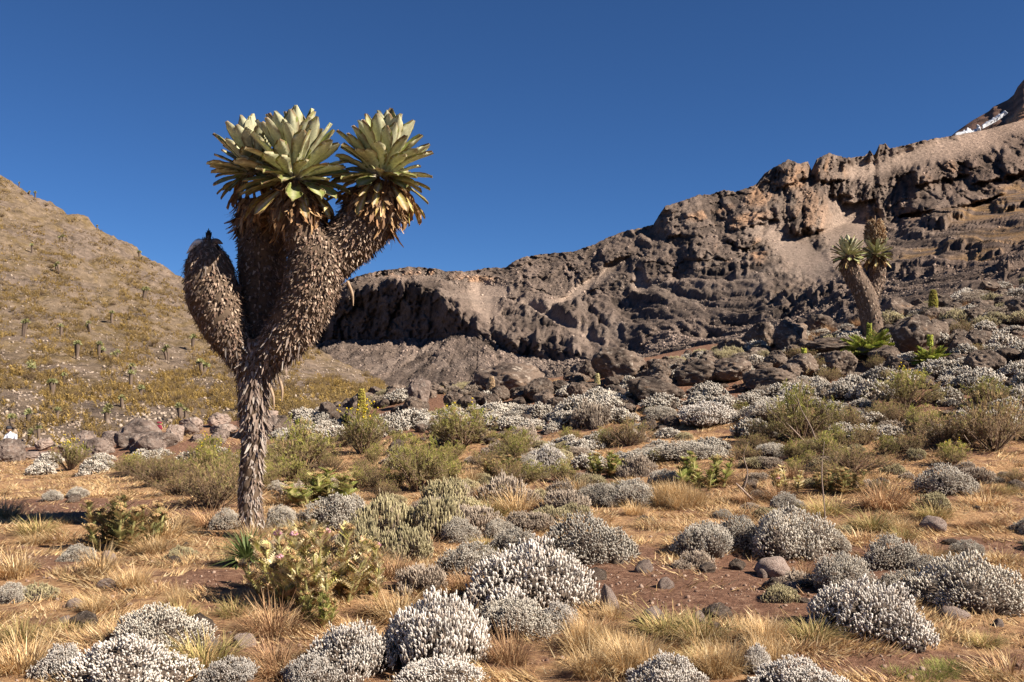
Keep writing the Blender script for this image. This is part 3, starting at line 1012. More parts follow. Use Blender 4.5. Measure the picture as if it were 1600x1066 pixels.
tag(new_obj('dead_leaf_cover', mb.mesh('dead_leaf_cover', M_DEAD), tree), 'shaggy grey dead leaf strips on the lower trunk', kind='stuff')
mb = MB()
for q, (nm, n) in enumerate((('dead', 1700), ('rear', 1800), ('main', 2300), ('near', 900), ('side', 1700))):
    shag(mb, paths[nm], int(n * 2.5), 0.040, 0.022, 0.5, browns, 10 + q, 0.05, 0.98, 0.3)
shag(mb, paths['main'], 260, 0.12, 0.02, 0.12, greys, 20, 0.0, 0.4, 0.15)
shag(mb, paths['dead'], 160, 0.11, 0.02, 0.12, greys, 21, 0.0, 0.3, 0.15)
tag(new_obj('dead_leaf_cover', mb.mesh('dead_leaf_cover', M_DEAD), tree), 'thick brown coat of dead leaf stubs on the upper stems', kind='stuff')
mb = MB()
shag(mb, paths['dead'], 260, 0.22, 0.022, 0.25, [(0.10, 0.075, 0.06), (0.16, 0.12, 0.1), (0.24, 0.19, 0.16)], 22, 0.72, 1.0, 0.1)
for k, (a, b) in enumerate([((318, 384), (292, 396)), ((322, 380), (296, 388)), ((330, 379), (348, 381))]):
    add_tube(mb, [tp(*a, -.1), tp((a[0] + b[0]) / 2, min(a[1], b[1]) - 2, -.13), tp(*b, -.14)], [0.022, 0.034, 0.006], (0.74, 0.70, 0.64) if k < 2 else (0.12, 0.1, 0.09), 5, 8)
for k in range(5):
    add_tube(mb, [tp(325, 378, -.05), tp(326 + (k - 2) * 1.2, 368, -.05), tp(326 + (k - 2) * 2.2, 357 + abs(k - 2) * 3, -.05 + 0.01 * k)], [0.02, 0.016, 0.003], (0.03, 0.025, 0.022), 5, 6)
new_obj('dead_crown', mb.mesh('dead_crown', M_DEAD), tree)['label'] = 'withered dark dead crown with white and black leaf remains'
mb = MB()
rr = np.random.default_rng(77)
for nm, t0 in (('near', 0.45), ('side', 0.55), ('rear', 0.72)):
    shag(mb, paths[nm], 420, 0.15, 0.045, 0.6, [(0.30, 0.18, 0.09), (0.22, 0.12, 0.06), (0.42, 0.27, 0.14), (0.14, 0.08, 0.045)], 30 + len(nm), t0, 1.0, 0.25)
for a, b in (((543, 440), (552, 478)), ((420, 600), (428, 640)), ((436, 590), (440, 628))):
    add_tube(mb, [tp(*a, -.1), tp((a[0] + b[0]) / 2 + 3, (a[1] + b[1]) / 2, -.12), tp(*b, -.12)], [0.02, 0.016, 0.004], (0.34, 0.24, 0.16), 5, 8)
tag(new_obj('dry_leaf_skirt', mb.mesh('dry_leaf_skirt', M_DEAD), tree), 'brown dry leaf skirt hanging under the rosettes', kind='stuff')
rosette(tree, tp(460, 272, -.18), (0.03, -0.12, 1), 84, 0.70, 22, 60, 501)
rosette(tree, tp(397, 264, .22), (-0.2, 0.0, 1), 66, 0.57, 8, 18, 502)
rosette(tree, tp(598, 268, -.04), (0.08, -0.06, 1), 76, 0.66, 24, 60, 503)

# ------------------------------------------------------------------ second groundsel on the rise
TB2 = hit(1366, 532)
S2 = TB2[1] / F
def tq(px, py, dd=0.0):
    return P(px, py, TB2[1] + dd) - TB2
tree2 = new_obj('giant_groundsel')
tree2.location = TB2
tag(tree2, 'forked giant groundsel with a brown seed spike beside the round boulder', 'tree')
mb, mb2 = MB(), MB()
for q, (pts, rad) in enumerate([([(1367, 540, 0), (1362, 505, 0), (1356, 475, 0), (1346, 450, 0), (1335, 432, 0), (1328, 415, 0), (1325, 398, 0)], [18, 16, 16, 16, 15, 15, 8]),
                                ([(1358, 480, .2), (1366, 455, .4), (1371, 435, .5), (1371, 415, .45), (1369, 395, .4)], [7, 10, 12, 12, 7])]):
    pth = tube([tq(*p) for p in pts], np.array(rad) * S2, 16, 40, 0.02, 300 + q)
    mb.add(pth[0].reshape(-1, 3), pth[1], (0.13, 0.09, 0.065))
    shag(mb2, pth, 1600, 0.07, 0.035, 0.22, [greys[2], greys[3]] + browns, 40 + q, 0, 1, 0.2)
    shag(mb2, pth, 160, 0.16, 0.06, 0.6, [(0.12, 0.07, 0.045), (0.25, 0.15, 0.08)], 44 + q, 0.8, 1.0, 0.2)
new_obj('trunk', mb.mesh('trunk', M_DEAD), tree2)
tag(new_obj('dead_leaf_cover', mb2.mesh('dead_leaf_cover', M_DEAD), tree2), kind='stuff')
rosette(tree2, tq(1325, 399, 0), (-0.12, -0.05, 1), 60, 0.62, 10, 16, 601)
rosette(tree2, tq(1368, 396, .4), (0.05, -0.05, 1), 60, 0.62, 10, 16, 602)
mb = MB()
r = np.random.default_rng(9)
n = 1300
h = r.uniform(0, 1, n)
az = r.uniform(0, 2 * np.pi, n)
wdt = 14 * S2 * np.sin(np.pi * np.clip(0.18 + 0.72 * h, 0, 1)) ** 0.7
c0 = tq(1367, 386, .4)
pos = np.stack([np.cos(az) * wdt * r.uniform(.5, 1, n), np.sin(az) * wdt * r.uniform(.5, 1, n), h * 40 * S2], 1) + c0
dirs = np.stack([np.cos(az), np.sin(az), np.full(n, 0.8)], 1)
mb.stamp(SPV, SPF, frames(dirs, r.uniform(0, 6, n)), pos, np.stack([np.full(n, .028), np.full(n, .028), r.uniform(.05, .15, n)], 1),
         np.array([(0.33, 0.20, 0.10), (0.44, 0.31, 0.19), (0.22, 0.12, 0.06), (0.5, 0.38, 0.25)])[r.integers(4, size=n)])
add_tube(mb, [c0 - (0, 0, .1), c0 + (0, 0, 25 * S2), c0 + (0, 0, 50 * S2)], [.06, .05, .02], (0.2, 0.13, 0.08))
new_obj('seed_spike', mb.mesh('seed_spike', M_PLANT), tree2)['label'] = 'rounded brown seed spike standing above the rosette'

# ------------------------------------------------------------------ shrub kinds
def lobes(r, n, rx, h):
    L = [(0, 0, 0, 1.0)]
    out = []
    out.append((np.array([0, 0, h * 0.18]), np.array([rx * r.uniform(.55, .75), rx * r.uniform(.55, .75), h * 0.8])))
    for k in range(n):
        a = r.uniform(0, 6.28)
        q = r.uniform(0.3, 0.62) * rx
        s = r.uniform(0.34, 0.52) * rx
        out.append((np.array([math.cos(a) * q, math.sin(a) * q, h * r.uniform(0.08, 0.45)]), np.array([s, s * r.uniform(.8, 1.2), min(s, h * r.uniform(.4, .65))])))
    for k in range(4):
        a = r.uniform(0, 6.28)
        q = r.uniform(0.65, 0.82) * rx
        s = r.uniform(0.2, 0.34) * rx
        out.append((np.array([math.cos(a) * q, math.sin(a) * q, h * r.uniform(0.0, 0.12)]), np.array([s, s, h * r.uniform(.25, .4)])))
    return out
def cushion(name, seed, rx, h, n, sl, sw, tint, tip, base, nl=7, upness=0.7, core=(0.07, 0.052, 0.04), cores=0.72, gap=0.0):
    """a domed shrub: crowded short shoots over a dark twiggy heart"""
    r = np.random.default_rng(seed)
    LB = lobes(r, nl, rx, h)
    pts, nrm = [], []
    ar = np.array([s_[0] * s_[2] for _, s_ in LB])
    ar = ar / ar.sum()
    while sum(len(p) for p in pts) < n:
        k = r.choice(len(LB), p=ar)
        c, s = LB[k]
        m = 40
        u = unit(r.normal(size=(m, 3)))
        u[:, 2] = np.abs(u[:, 2]) * 1.0 - 0.25 * r.random(m)
        u = unit(u)
        p = c + u * s * (1 + 0.30 * noise((c + u * s) / (rx * 0.42), seed + 5) + 0.14 * noise((c + u * s) / (rx * 0.15), seed + 6))[:, None]
        keep = p[:, 2] > 0.01
        for j, (c2, s2) in enumerate(LB):
            if j != k:
                keep &= (((p - c2) / s2) ** 2).sum(1) > 0.92
        if gap:
            keep &= noise(p / (rx * 0.22), seed) > -gap
        pts.append(p[keep])
        nrm.append(unit(u / s)[keep])
    p = np.concatenate(pts)[:n]
    nm = np.concatenate(nrm)[:n]
    dirs = unit(nm * (1 - upness * 0.6) + np.array([0, 0, upness]) + r.normal(0, 0.16, (n, 3)))
    ln = sl * r.uniform(0.65, 1.3, n)
    p = p - dirs * (ln * 0.5)[:, None] + 0.022 * r.normal(size=(n, 3))
    # colour: own tints; tips paler
    v = r.uniform(0.75, 1.15, (n, 1, 1))
    tint, tip, base = map(np.array, (tint, tip, base))
    hh = SPH[None, :, None]
    low = smooth(0.0, 0.55, p[:, 2] / h)[:, None, None]
    c = (base * (1 - smooth(0.1, 0.55, hh)) + tint * smooth(0.1, 0.55, hh))
    c = c * (1 - smooth(0.75, 1.0, hh)) + tip * smooth(0.75, 1.0, hh)
    c = c * v * np.ones((n, 1, 1))
    patch = noise(p / (rx * 0.38), seed + 9)[:, None, None]
    c = c * (1 + 0.30 * patch)
    dead = (smooth(0.30, 0.50, noise(p / (rx * 0.30), seed + 11)) * (r.random(n) < 0.8))[:, None, None]
    c = c * (1 - dead * 0.7) + np.array([0.24, 0.175, 0.13]) * v * dead * 0.7
    ln = ln * (1 - 0.35 * dead[:, 0, 0])
    brown = (r.random((n, 1, 1)) < 0.10 + 0.25 * (1 - low)) * 1.0
    c = c * (1 - brown * 0.6) + np.array([0.30, 0.22, 0.16]) * brown * 0.6
    mb = MB()
    w = sw * r.uniform(0.7, 1.3, n)
    mb.stamp(SPV, SPF, frames(dirs, r.uniform(0, 6.28, n)), p, np.stack([w, w, ln], 1), c)
    root = new_obj(name, link=False)
    tag(new_obj('foliage', mb.mesh('foliage', M_PLANT), root, False), kind='stuff')
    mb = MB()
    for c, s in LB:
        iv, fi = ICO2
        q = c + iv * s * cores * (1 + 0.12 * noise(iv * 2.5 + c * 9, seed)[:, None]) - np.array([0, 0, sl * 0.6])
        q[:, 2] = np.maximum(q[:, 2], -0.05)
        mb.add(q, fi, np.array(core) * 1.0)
    k = 40
    a = r.uniform(0, 6.28, k)
    e = np.stack([np.cos(a) * rx * r.uniform(.5, .95, k), np.sin(a) * rx * r.uniform(.5, .95, k), h * r.uniform(.1, .5, k)], 1)
    tv, tf = strip(1, 0.01, 1, 0.6)
    st = e * np.array([0.2, 0.2, 0.0])
    dd = e - st
    l = np.linalg.norm(dd, axis=1)
    mb.stamp(tv, tf, frames(dd, r.uniform(0, 6, k)), st, np.stack([l, np.full(k, 0.012), l], 1), np.tile([0.16, 0.11, 0.08], (k, 1)))
    new_obj('woody_stems', mb.mesh('woody_stems', M_TWIG), root, False)
    root['size'] = rx
    return root
W_T, W_P, W_B = (0.52, 0.47, 0.42), (0.62, 0.575, 0.51), (0.28, 0.23, 0.19)
G_T, G_P, G_B = (0.48, 0.43, 0.35), (0.58, 0.54, 0.44), (0.24, 0.20, 0.16)
SPIKY = [cushion('everlasting_shrub', 1000 + k, 0.5, 0.50, 2600, 0.05, 0.0145, W_T, W_P, W_B, 8, 0.95, gap=0.42) for k in range(4)]
FINE = [cushion('everlasting_shrub', 1010 + k, 0.5, 0.46, 3100, 0.040, 0.013, (0.48, 0.43, 0.36), (0.60, 0.55, 0.47), (0.28, 0.235, 0.19), 8, 0.5, gap=0.45) for k in range(4)]
FAR = [cushion('everlasting_shrub', 1020 + k, 0.5, 0.42, 620, 0.085, 0.038, (0.43, 0.385, 0.325), (0.54, 0.49, 0.42), (0.28, 0.235, 0.19), 6, 0.35, gap=0.45) for k in range(6)]
SAGE = [cushion('tan_scrub', 1040 + k, 0.5, 0.36, 1100, 0.09, 0.018, (0.36, 0.31, 0.17), (0.46, 0.39, 0.24), (0.22, 0.165, 0.11), 7, 0.8, gap=0.25) for k in range(3)]
GREYB = [cushion('grey_scrub', 1050 + k, 0.5, 0.36, 1100, 0.08, 0.016, (0.37, 0.30, 0.235), (0.47, 0.385, 0.30), (0.22, 0.165, 0.13), 7, 0.6, gap=0.25) for k in range(2)]

def bush(name, seed, h, rx, nb, ns, greens, yellow=0, bare=0.4):
    """an upright twiggy bush with feathery green tips"""
    r = np.random.default_rng(seed)
    mbt, mbl = MB(), MB()
    tips, tdir = [], []
    for b in range(nb):
        a = r.uniform(0, 6.28)
        q = rx * math.sqrt(r.uniform(0.0, 1)) * (1 + 0.35 * math.sin(2 * a + seed))
        hh = h * (1 - 0.42 * min(1, q / rx) ** 2) * r.uniform(0.5, 1.1)
        end = np.array([math.cos(a) * q, math.sin(a) * q, hh])
        mid = end * np.array([0.55, 0.55, 0.5]) + r.normal(0, 0.03 * h, 3)
        add_tube(mbt, [end * 0.08 * np.array([1, 1, 0]), mid, end], [0.012 * h + .004, 0.008 * h + .002, 0.002], np.array([0.17, 0.115, 0.08]) * r.uniform(.7, 1.3), 4, 5)
        for k in range(ns):
            t = 1 - (1 - bare) * r.uniform(0, 1) ** 1.8
            p = (1 - t) ** 2 * end * 0.05 + 2 * t * (1 - t) * mid + t * t * end
            side = r.normal(0, 0.10 * h, 3) * (1 if k % 2 else 0.5)
            if k % 4 == 0:
                add_tube(mbt, [p, p + side * 0.5 + np.array([0, 0, .02 * h]), p + side], [0.003, 0.0025, 0.001], np.array([0.2, 0.14, 0.10]) * r.uniform(.7, 1.4), 3, 3)
            p = p + side
            d = unit((end - mid) / h + np.array([0, 0, 0.5]) + r.normal(0, 0.6, 3))
            tips.append(p)
            tdir.append(d)
    tips, tdir = np.array(tips), np.array(tdir)
    n = len(tips)
    gc = np.array(greens)[r.integers(len(greens), size=n)] * r.uniform(0.7, 1.3, (n, 1))
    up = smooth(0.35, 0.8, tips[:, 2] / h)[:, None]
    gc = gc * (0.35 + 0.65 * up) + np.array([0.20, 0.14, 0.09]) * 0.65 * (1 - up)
    l = h * r.uniform(0.08, 0.16, n)
    mbl.stamp(FEV, FEF, frames(tdir, r.uniform(0, 6, n)), tips, np.stack([l * 1.1, l * 1.1, l], 1), gc)
    if yellow:
        top = np.argsort(-tips[:, 2] + r.uniform(0, h * .4, n))[:yellow]
        mbl.stamp(ICO1[0], ICO1[1], frames(tdir[top], r.uniform(0, 6, yellow)), tips[top] + tdir[top] * l[top][:, None], np.full((yellow, 3), 0.012), np.tile([0.75, 0.55, 0.03], (yellow, 1)))
    root = new_obj(name, link=False)
    new_obj('woody_stems', mbt.mesh('woody_stems', M_TWIG), root, False)
    tag(new_obj('foliage', mbl.mesh('foliage', M_LEAFY), root, False), kind='stuff')
    return root
GR = [(0.33, 0.33, 0.075), (0.40, 0.37, 0.10), (0.28, 0.28, 0.065), (0.47, 0.39, 0.16), (0.42, 0.30, 0.16)]
BR = [(0.36, 0.25, 0.135), (0.29, 0.20, 0.11), (0.39, 0.29, 0.14), (0.28, 0.26, 0.08)]
GREEN = [bush('green_bush', 1100 + k, 0.6, 0.42, 46, 20, GR, 6 if k == 0 else 0) for k in range(3)]
FLOWER = [bush('flowering_bush', 1110 + k, 0.55, 0.38, 42, 20, GR, 30) for k in range(2)]
BROWN = [bush('brown_bush', 1120 + k, 0.55, 0.5, 60, 16, BR, 0, 0.3) for k in range(3)]
OCHB = [bush('ochre_bush', 1130, 1.0, 0.8, 26, 14, [(0.33, 0.235, 0.085), (0.29, 0.20, 0.08), (0.37, 0.265, 0.10)], 0, 0.2)]

def thistle(name, seed, nst, h, rx, leafc, pinks=4, heads=True):
    """spiny stems densely set with cut leaves, some with purple heads"""
    r = np.random.default_rng(seed)
    root = new_obj(name, link=False)
    ml, ms = MB(), MB()
    for s in range(nst):
        a = r.uniform(0, 6.28)
        q = rx * math.sqrt(r.uniform(0.02, 1))
        bp = np.array([math.cos(a) * q * 0.75, math.sin(a) * q * 0.75, 0])
        hh = h * r.uniform(0.6, 1.0) * (1 - 0.3 * (q / rx) ** 2)
        tp_ = bp + np.array([math.cos(a) * q * 0.35, math.sin(a) * q * 0.35, hh])
        md = (bp + tp_) / 2 + r.normal(0, 0.015, 3)
        add_tube(ms, [bp, md, tp_], [0.018, 0.016, 0.01], (0.30, 0.27, 0.11), 5, 6)
        n = int(48 * hh / 0.6)
        t = r.uniform(0.05, 1, n)
        p = (1 - t)[:, None] ** 2 * bp + 2 * (t * (1 - t))[:, None] * md + (t * t)[:, None] * tp_
        az = np.arange(n) * 2.4
        e = 0.85 + 0.7 * t
        d = np.stack([np.cos(az), np.sin(az), e], 1)
        # leaf arches outward
        z = unit(d)
        x = unit(np.stack([np.cos(az), np.sin(az), -0.6 * np.ones(n)], 1))
        x = unit(x - z * (x * z).sum(1, keepdims=True))
        R = np.stack([x, np.cross(z, x), z], 2)
        l = 0.13 * (1.15 - 0.45 * t) * r.uniform(0.75, 1.25, n) * (h / 0.6)
        cc = np.array(leafc)
        old = r.random(n) < (0.15 + 0.5 * (t < 0.3))
        c = cc[r.integers(len(cc), size=n)] * r.uniform(0.75, 1.25, (n, 1))
        c[old] = np.array([0.34, 0.22, 0.10]) * r.uniform(0.7, 1.2, (old.sum(), 1))
        ml.stamp(PIV, PIF, R, p, np.stack([l, l, l], 1), c)
        if heads:
            mh = MB()
            m = 46
            u = unit(r.normal(size=(m, 3)))
            u[:, 2] = np.abs(u[:, 2])
            pk = s < pinks
            cols = np.array([(0.50, 0.20, 0.30), (0.62, 0.36, 0.42), (0.45, 0.30, 0.16)] if pk else [(0.42, 0.27, 0.14), (0.32, 0.19, 0.09), (0.28, 0.22, 0.09)])[r.integers(3, size=m)]
            mh.stamp(SPV, SPF, frames(u + np.array([0, 0, 0.4]), r.uniform(0, 6, m)), np.zeros((m, 3)), np.tile([0.014, 0.014, 0.05], (m, 1)) * (h / 0.6), cols)
            o = new_obj('flower_head', mh.mesh('flower_head', M_PLANT), root, False)
            o.location = tp_
            if pk:
                o['label'] = 'pink thistle flower head'
    tag(new_obj('foliage', ml.mesh('foliage', M_THIS), root, False), kind='stuff')
    tag(new_obj('stems', ms.mesh('stems', M_LEAFY), root, False), kind='stuff')
    return root
TL = [(0.70, 0.60, 0.28), (0.78, 0.66, 0.40), (0.60, 0.56, 0.19), (0.80, 0.70, 0.46), (0.58, 0.38, 0.23)]
TG = [(0.30, 0.34, 0.09), (0.36, 0.38, 0.11), (0.46, 0.40, 0.17)]
TDK = [(0.26, 0.24, 0.10), (0.36, 0.27, 0.12), (0.44, 0.30, 0.15), (0.22, 0.23, 0.09)]

def tussock(name, seed, n, h, sp, cols, lean=0.5, w=0.006):
    r = np.random.default_rng(seed)
    mb = MB()
    per = n // 3
    for bend in (0.5, 1.1, 1.7):
        v, f = strip(3, bend, 1.0, 0.15)
        a = r.uniform(0, 6.28, per)
        q = sp * np.sqrt(r.uniform(0, 1, per))
        p = np.stack([np.cos(a) * q, np.sin(a) * q, np.full(per, -0.01)], 1)
        az = a + r.normal(0, 0.6, per)
        e = lean * (0.2 + q / sp) * r.uniform(0.4, 1.3, per)
        d = np.stack([np.cos(az) * e, np.sin(az) * e, np.ones(per)], 1)
        z = unit(d)
        x = unit(np.stack([np.cos(az), np.sin(az), -e], 1))
        x = unit(x - z * (x * z).sum(1, keepdims=True))
        R = np.stack([x, np.cross(z, x), z], 2)
        l = h * r.uniform(0.45, 1.15, per)
        c = np.array(cols)[r.integers(len(cols), size=per)] * r.uniform(0.75, 1.25, (per, 1))
        mb.stamp(v, f, R, p, np.stack([l, w * r.uniform(.7, 1.4, per), l], 1), c)
    root = new_obj(name, mb.mesh(name, M_GRASS), link=False)
    return root
GOLD = [(0.52, 0.345, 0.165), (0.60, 0.43, 0.23), (0.43, 0.27, 0.125), (0.66, 0.51, 0.31)]
RUST = [(0.35, 0.20, 0.105), (0.43, 0.265, 0.145), (0.27, 0.15, 0.08), (0.50, 0.34, 0.19)]
OLIV = [(0.34, 0.28, 0.11), (0.26, 0.22, 0.08), (0.44, 0.34, 0.16)]
T_GOLD = [tussock('grass_tussock', 1300 + k, 420, 0.34, 0.14, GOLD, 0.35) for k in range(3)]
T_RUST = [tussock('grass_tussock', 1310 + k, 460, 0.30, 0.13, RUST, 0.7) for k in range(3)]
T_LOW = [tussock('grass_tussock', 1320 + k, 380, 0.17, 0.20, GOLD + RUST[:2], 1.1, 0.007) for k in range(3)]
T_OLIV = [tussock('grass_tussock', 1330 + k, 420, 0.26, 0.13, OLIV + GOLD[:1], 0.6) for k in range(2)]

def rock(name, seed, flat=0.75, blocky=0.0, mat=None, sub=ICO3):
    r = np.random.default_rng(seed)
    v, f = sub
    v = v * np.array([1, r.uniform(.75, 1.0), flat])
    for k in range(9):
        nrm = unit(r.normal(size=3))
        c = r.uniform(0.55, 0.9)
        s = v @ nrm
        ov = np.maximum(s - c * np.linalg.norm(np.array([1, .85, flat]) * nrm), 0)
        v = v - nrm * ov[:, None] * 0.85
    v = v * (1 + 0.16 * noise(v * 1.5, seed) + 0.11 * (1 - 2 * np.abs(noise(v * 3.1, seed + 1))) + 0.06 * noise(v * 7, seed + 2) + 0.035 * noise(v * 16, seed + 3))[:, None]
    v[:, 2] -= v[:, 2].min() * 0.72
    v[:, :2] /= np.abs(v[:, :2]).max() * 2
    v[:, 2] /= v[:, 2].max()
    mb = MB()
    mb.add(v, f, (0.2, 0.2, 0.2))
    return new_obj(name, mb.mesh(name, mat or M_ROCK), link=False)     # unit width, unit height above ground
ROCKS = [rock('boulder', 1400 + k, 0.8, sub=ICO4) for k in range(10)]
PINKS = [rock('boulder', 1400 + k, 0.8, sub=ICO4, mat=M_PINK) for k in range(0, 10, 2)]
STONES = [rock('stone', 1450 + k, 0.6, mat=M_STONE, sub=ICO2) for k in range(6)]

# ------------------------------------------------------------------ placing by hand
OCC = []
def put(kind, px, py, wpx, hpx, label, cat, group=None, proto_w=1.0, proto_h=0.48, k=None, rz=None, sink=0.02):
    b = hit(px, py)
    d = b[1]
    src = kind[k if k is not None else rng.integers(len(kind))]
    w = wpx * d / F / proto_w
    h = hpx * d / F / proto_h * (0.88 if kind[0].name.startswith('everlasting') else 1)
    w = w * (1.12 if kind[0].name.startswith('everlasting') else 1)
    OCC.append((b[0], b[1], 0.42 * wpx * d / F))
    b = b + np.array([0, 0.35 * w * proto_w, 0])          # the pixel marks the front foot
    b[2] = float(gz(b[0], b[1])) - sink * h
    return place(src, b, rng.uniform(0, 6.28) if rz is None else rz, (w, w, h), label, group, cat)

cat_e = 'shrub'
put(SPIKY, 690, 1052, 175, 118, 'big silver-white everlasting shrub with upright finger-like shoots beside a brown grass tuft', cat_e, k=0)
put(SPIKY, 843, 962, 200, 108, 'wide silver everlasting shrub with knobbly shoots next to an upright stone', cat_e, k=1)
put(FINE, 815, 1000, 120, 62, 'brightly sunlit everlasting cushion wedged between two bigger silver shrubs', cat_e, k=0)
put(SPIKY, 875, 985, 60, 40, 'small white everlasting tuft at the foot of the wide silver shrub', cat_e, k=2)
put(FINE, 920, 886, 148, 84, 'large smooth rounded grey everlasting dome at the edge of the bare red soil', cat_e, k=1)
put(FINE, 716, 848, 58, 44, 'small round everlasting cushion with a dark hollow among tan scrub', cat_e, k=2)
put(FINE, 778, 842, 44, 34, 'little pale everlasting tuft behind the grey mound', cat_e, k=3)
put(FINE, 812, 870, 66, 48, 'dull grey everlasting mound touching the large smooth dome', cat_e, k=0)
put(FINE, 735, 902, 95, 58, 'low grey everlasting mound above the big silver shrub', cat_e, k=2)
put(FINE, 524, 830, 88, 58, 'pale topped everlasting dome behind the thistle clump', cat_e, k=3)
put(FINE, 350, 830, 48, 36, 'small everlasting cushion on the shaded side of the groundsel trunk', cat_e, k=1)
put(FINE, 432, 828, 42, 42, 'small everlasting cushion on the sunny side of the groundsel trunk', cat_e, k=0)
put(FINE, 230, 1026, 142, 74, 'cream grey everlasting cushion alone on the dry straw', cat_e, k=2)
put(SPIKY, 165, 1085, 190, 70, 'white spiky everlasting shrub growing below the cream grey cushion', cat_e, k=3)
put(SPIKY, 80, 1062, 90, 46, 'low white everlasting tuft against the white spiky shrub', cat_e, k=2)
put(SPIKY, 540, 1062, 130, 76, 'sparse silver everlasting shrub with shaded gaps under the thistle clump', cat_e, k=2)
put(SPIKY, 470, 1075, 90, 44, 'thin white everlasting sprigs beside the sparse silver shrub', cat_e, k=1)
put(SPIKY, 620, 1030, 60, 60, 'narrow silver everlasting shrub leaning on the big silver-white one', cat_e, k=3)
put(SPIKY, 690, 1092, 150, 50, 'white everlasting shrub in front of the big silver-white one', cat_e, k=1)
put(SPIKY, 340, 1080, 90, 40, 'few white everlasting sprigs on bare soil', cat_e, k=0)
put(FINE, 1102, 872, 92, 58, 'grey everlasting mound with a dark shaded flank at the end of the long row', cat_e, k=0)
put(FINE, 1165, 866, 90, 56, 'middle grey everlasting mound of the long row', cat_e, k=1)
put(FINE, 1248, 876, 118, 86, 'tallest pale everlasting mound of the long row beside the half-buried rock', cat_e, k=3)
put(FINE, 1305, 866, 56, 40, 'small pale everlasting at the end of the long row', cat_e, k=2)
put(FINE, 1412, 892, 96, 60, 'neat pale everlasting dome crowning the spreading clump', cat_e, k=1)
put(FINE, 1465, 905, 66, 38, 'low everlasting cushion between the neat dome and the overhanging shrub', cat_e, k=2)
put(FINE, 1330, 935, 92, 76, 'creamy everlasting cushion beside a fallen dark stick', cat_e, k=0)
put(FINE, 1430, 940, 84, 48, 'grey everlasting cushion in the middle of the spreading clump', cat_e, k=3)
put(FINE, 1535, 958, 175, 96, 'massive overhanging everlasting shrub with a deep dark hollow under it', cat_e, k=2)
put(SPIKY, 1395, 1012, 172, 88, 'broad loose silver everlasting shrub below the fallen stick', cat_e, k=0)
put(SPIKY, 1055, 1088, 120, 58, 'white everlasting shrub rising from tall golden grass', cat_e, k=3)
put(SPIKY, 1262, 1092, 145, 52, 'white everlasting shrub beside the green turf', cat_e, k=1)
put(SPIKY, 1186, 1056, 50, 44, 'small upright everlasting sprig in golden grass', cat_e, k=2)
put(FINE, 1492, 776, 86, 52, 'lone white everlasting cushion among fawn grasses on the slope', cat_e, k=1)
put(SPIKY, 858, 742, 64, 44, 'bright white everlasting ball on the open straw behind the scrub', cat_e, k=1)
put(FINE, 826, 742, 34, 36, 'little everlasting touching the bright white ball', cat_e, k=0)
put(FINE, 990, 792, 76, 44, 'dim grey everlasting hummock in front of the leafy spikes', cat_e, k=2)
put(FINE, 945, 792, 66, 36, 'flat grey everlasting hummock beside the dim one', cat_e, k=3)
put(FINE, 1042, 762, 50, 32, 'small white everlasting beside a fresh green spiky clump', cat_e, k=0)
put(FINE, 1085, 722, 130, 30, 'long low everlasting mat on the slope above the green clump', cat_e, k=1)
put(SPIKY, 1120, 668, 100, 36, 'knobbly silver everlasting shrub at the foot of the dark ledge', cat_e, k=0)
put(FINE, 1215, 660, 90, 40, 'pale everlasting shrub behind the big olive bush', cat_e, k=2)

# bushes
cb = 'bush'
put(GREEN, 720, 705, 125, 66, 'wide olive green bush dotted with yellow in the middle of the slope', cb, proto_w=.84, proto_h=.6, k=0)
put(GREEN, 648, 772, 96, 88, 'upright green tipped bush with bare purple-brown stems', cb, proto_w=.84, proto_h=.6, k=1)
put(GREEN, 465, 745, 105, 85, 'dense olive bush close to the groundsel trunk', cb, proto_w=.84, proto_h=.6, k=2)
put(FLOWER, 560, 712, 100, 74, 'yellow flowering bush around the foot of the lobelia column', cb, proto_w=.76, proto_h=.55, k=0)
put(GREEN, 805, 715, 76, 48, 'small green bush next to the bright white everlasting ball', cb, proto_w=.84, proto_h=.6, k=1)
put(GREEN, 1265, 692, 120, 88, 'big olive green bush with dead sticks on its flank', cb, proto_w=.84, proto_h=.6, k=2)
put(GREEN, 1430, 645, 100, 62, 'olive bush on the slope below the round boulder', cb, proto_w=.84, proto_h=.6, k=0)
put(GREEN, 1560, 640, 80, 46, 'green bush under the row of pale cushions', cb, proto_w=.84, proto_h=.6, k=1)
put(BROWN, 1575, 712, 130, 95, 'tangled dark brown thicket with bare branches', cb, proto_w=1.0, proto_h=.55, k=0)
put(BROWN, 1490, 705, 110, 55, 'low brown thicket beside the tangled dark one', cb, proto_w=1.0, proto_h=.55, k=1)
put(BROWN, 1345, 745, 110, 48, 'dark heathy bush under the olive one with sticks', cb, proto_w=1.0, proto_h=.55, k=2)
put(BROWN, 320, 800, 130, 75, 'brown green heath bush on the shaded side of the trunk', cb, proto_w=1.0, proto_h=.55, k=1)
put(BROWN, 245, 762, 85, 48, 'dark leafy heath bush on the open straw', cb, proto_w=1.0, proto_h=.55, k=2)
put(GREEN, 318, 738, 70, 50, 'bright green rounded bush behind the heath', cb, proto_w=.84, proto_h=.6, k=0)
put(FLOWER, 100, 738, 56, 46, 'small bush with yellow flowers in front of the boulders', cb, proto_w=.76, proto_h=.55, k=1)
put(BROWN, 985, 700, 70, 46, 'brown green heath tuft on the open slope', cb, proto_w=1.0, proto_h=.55, k=0)
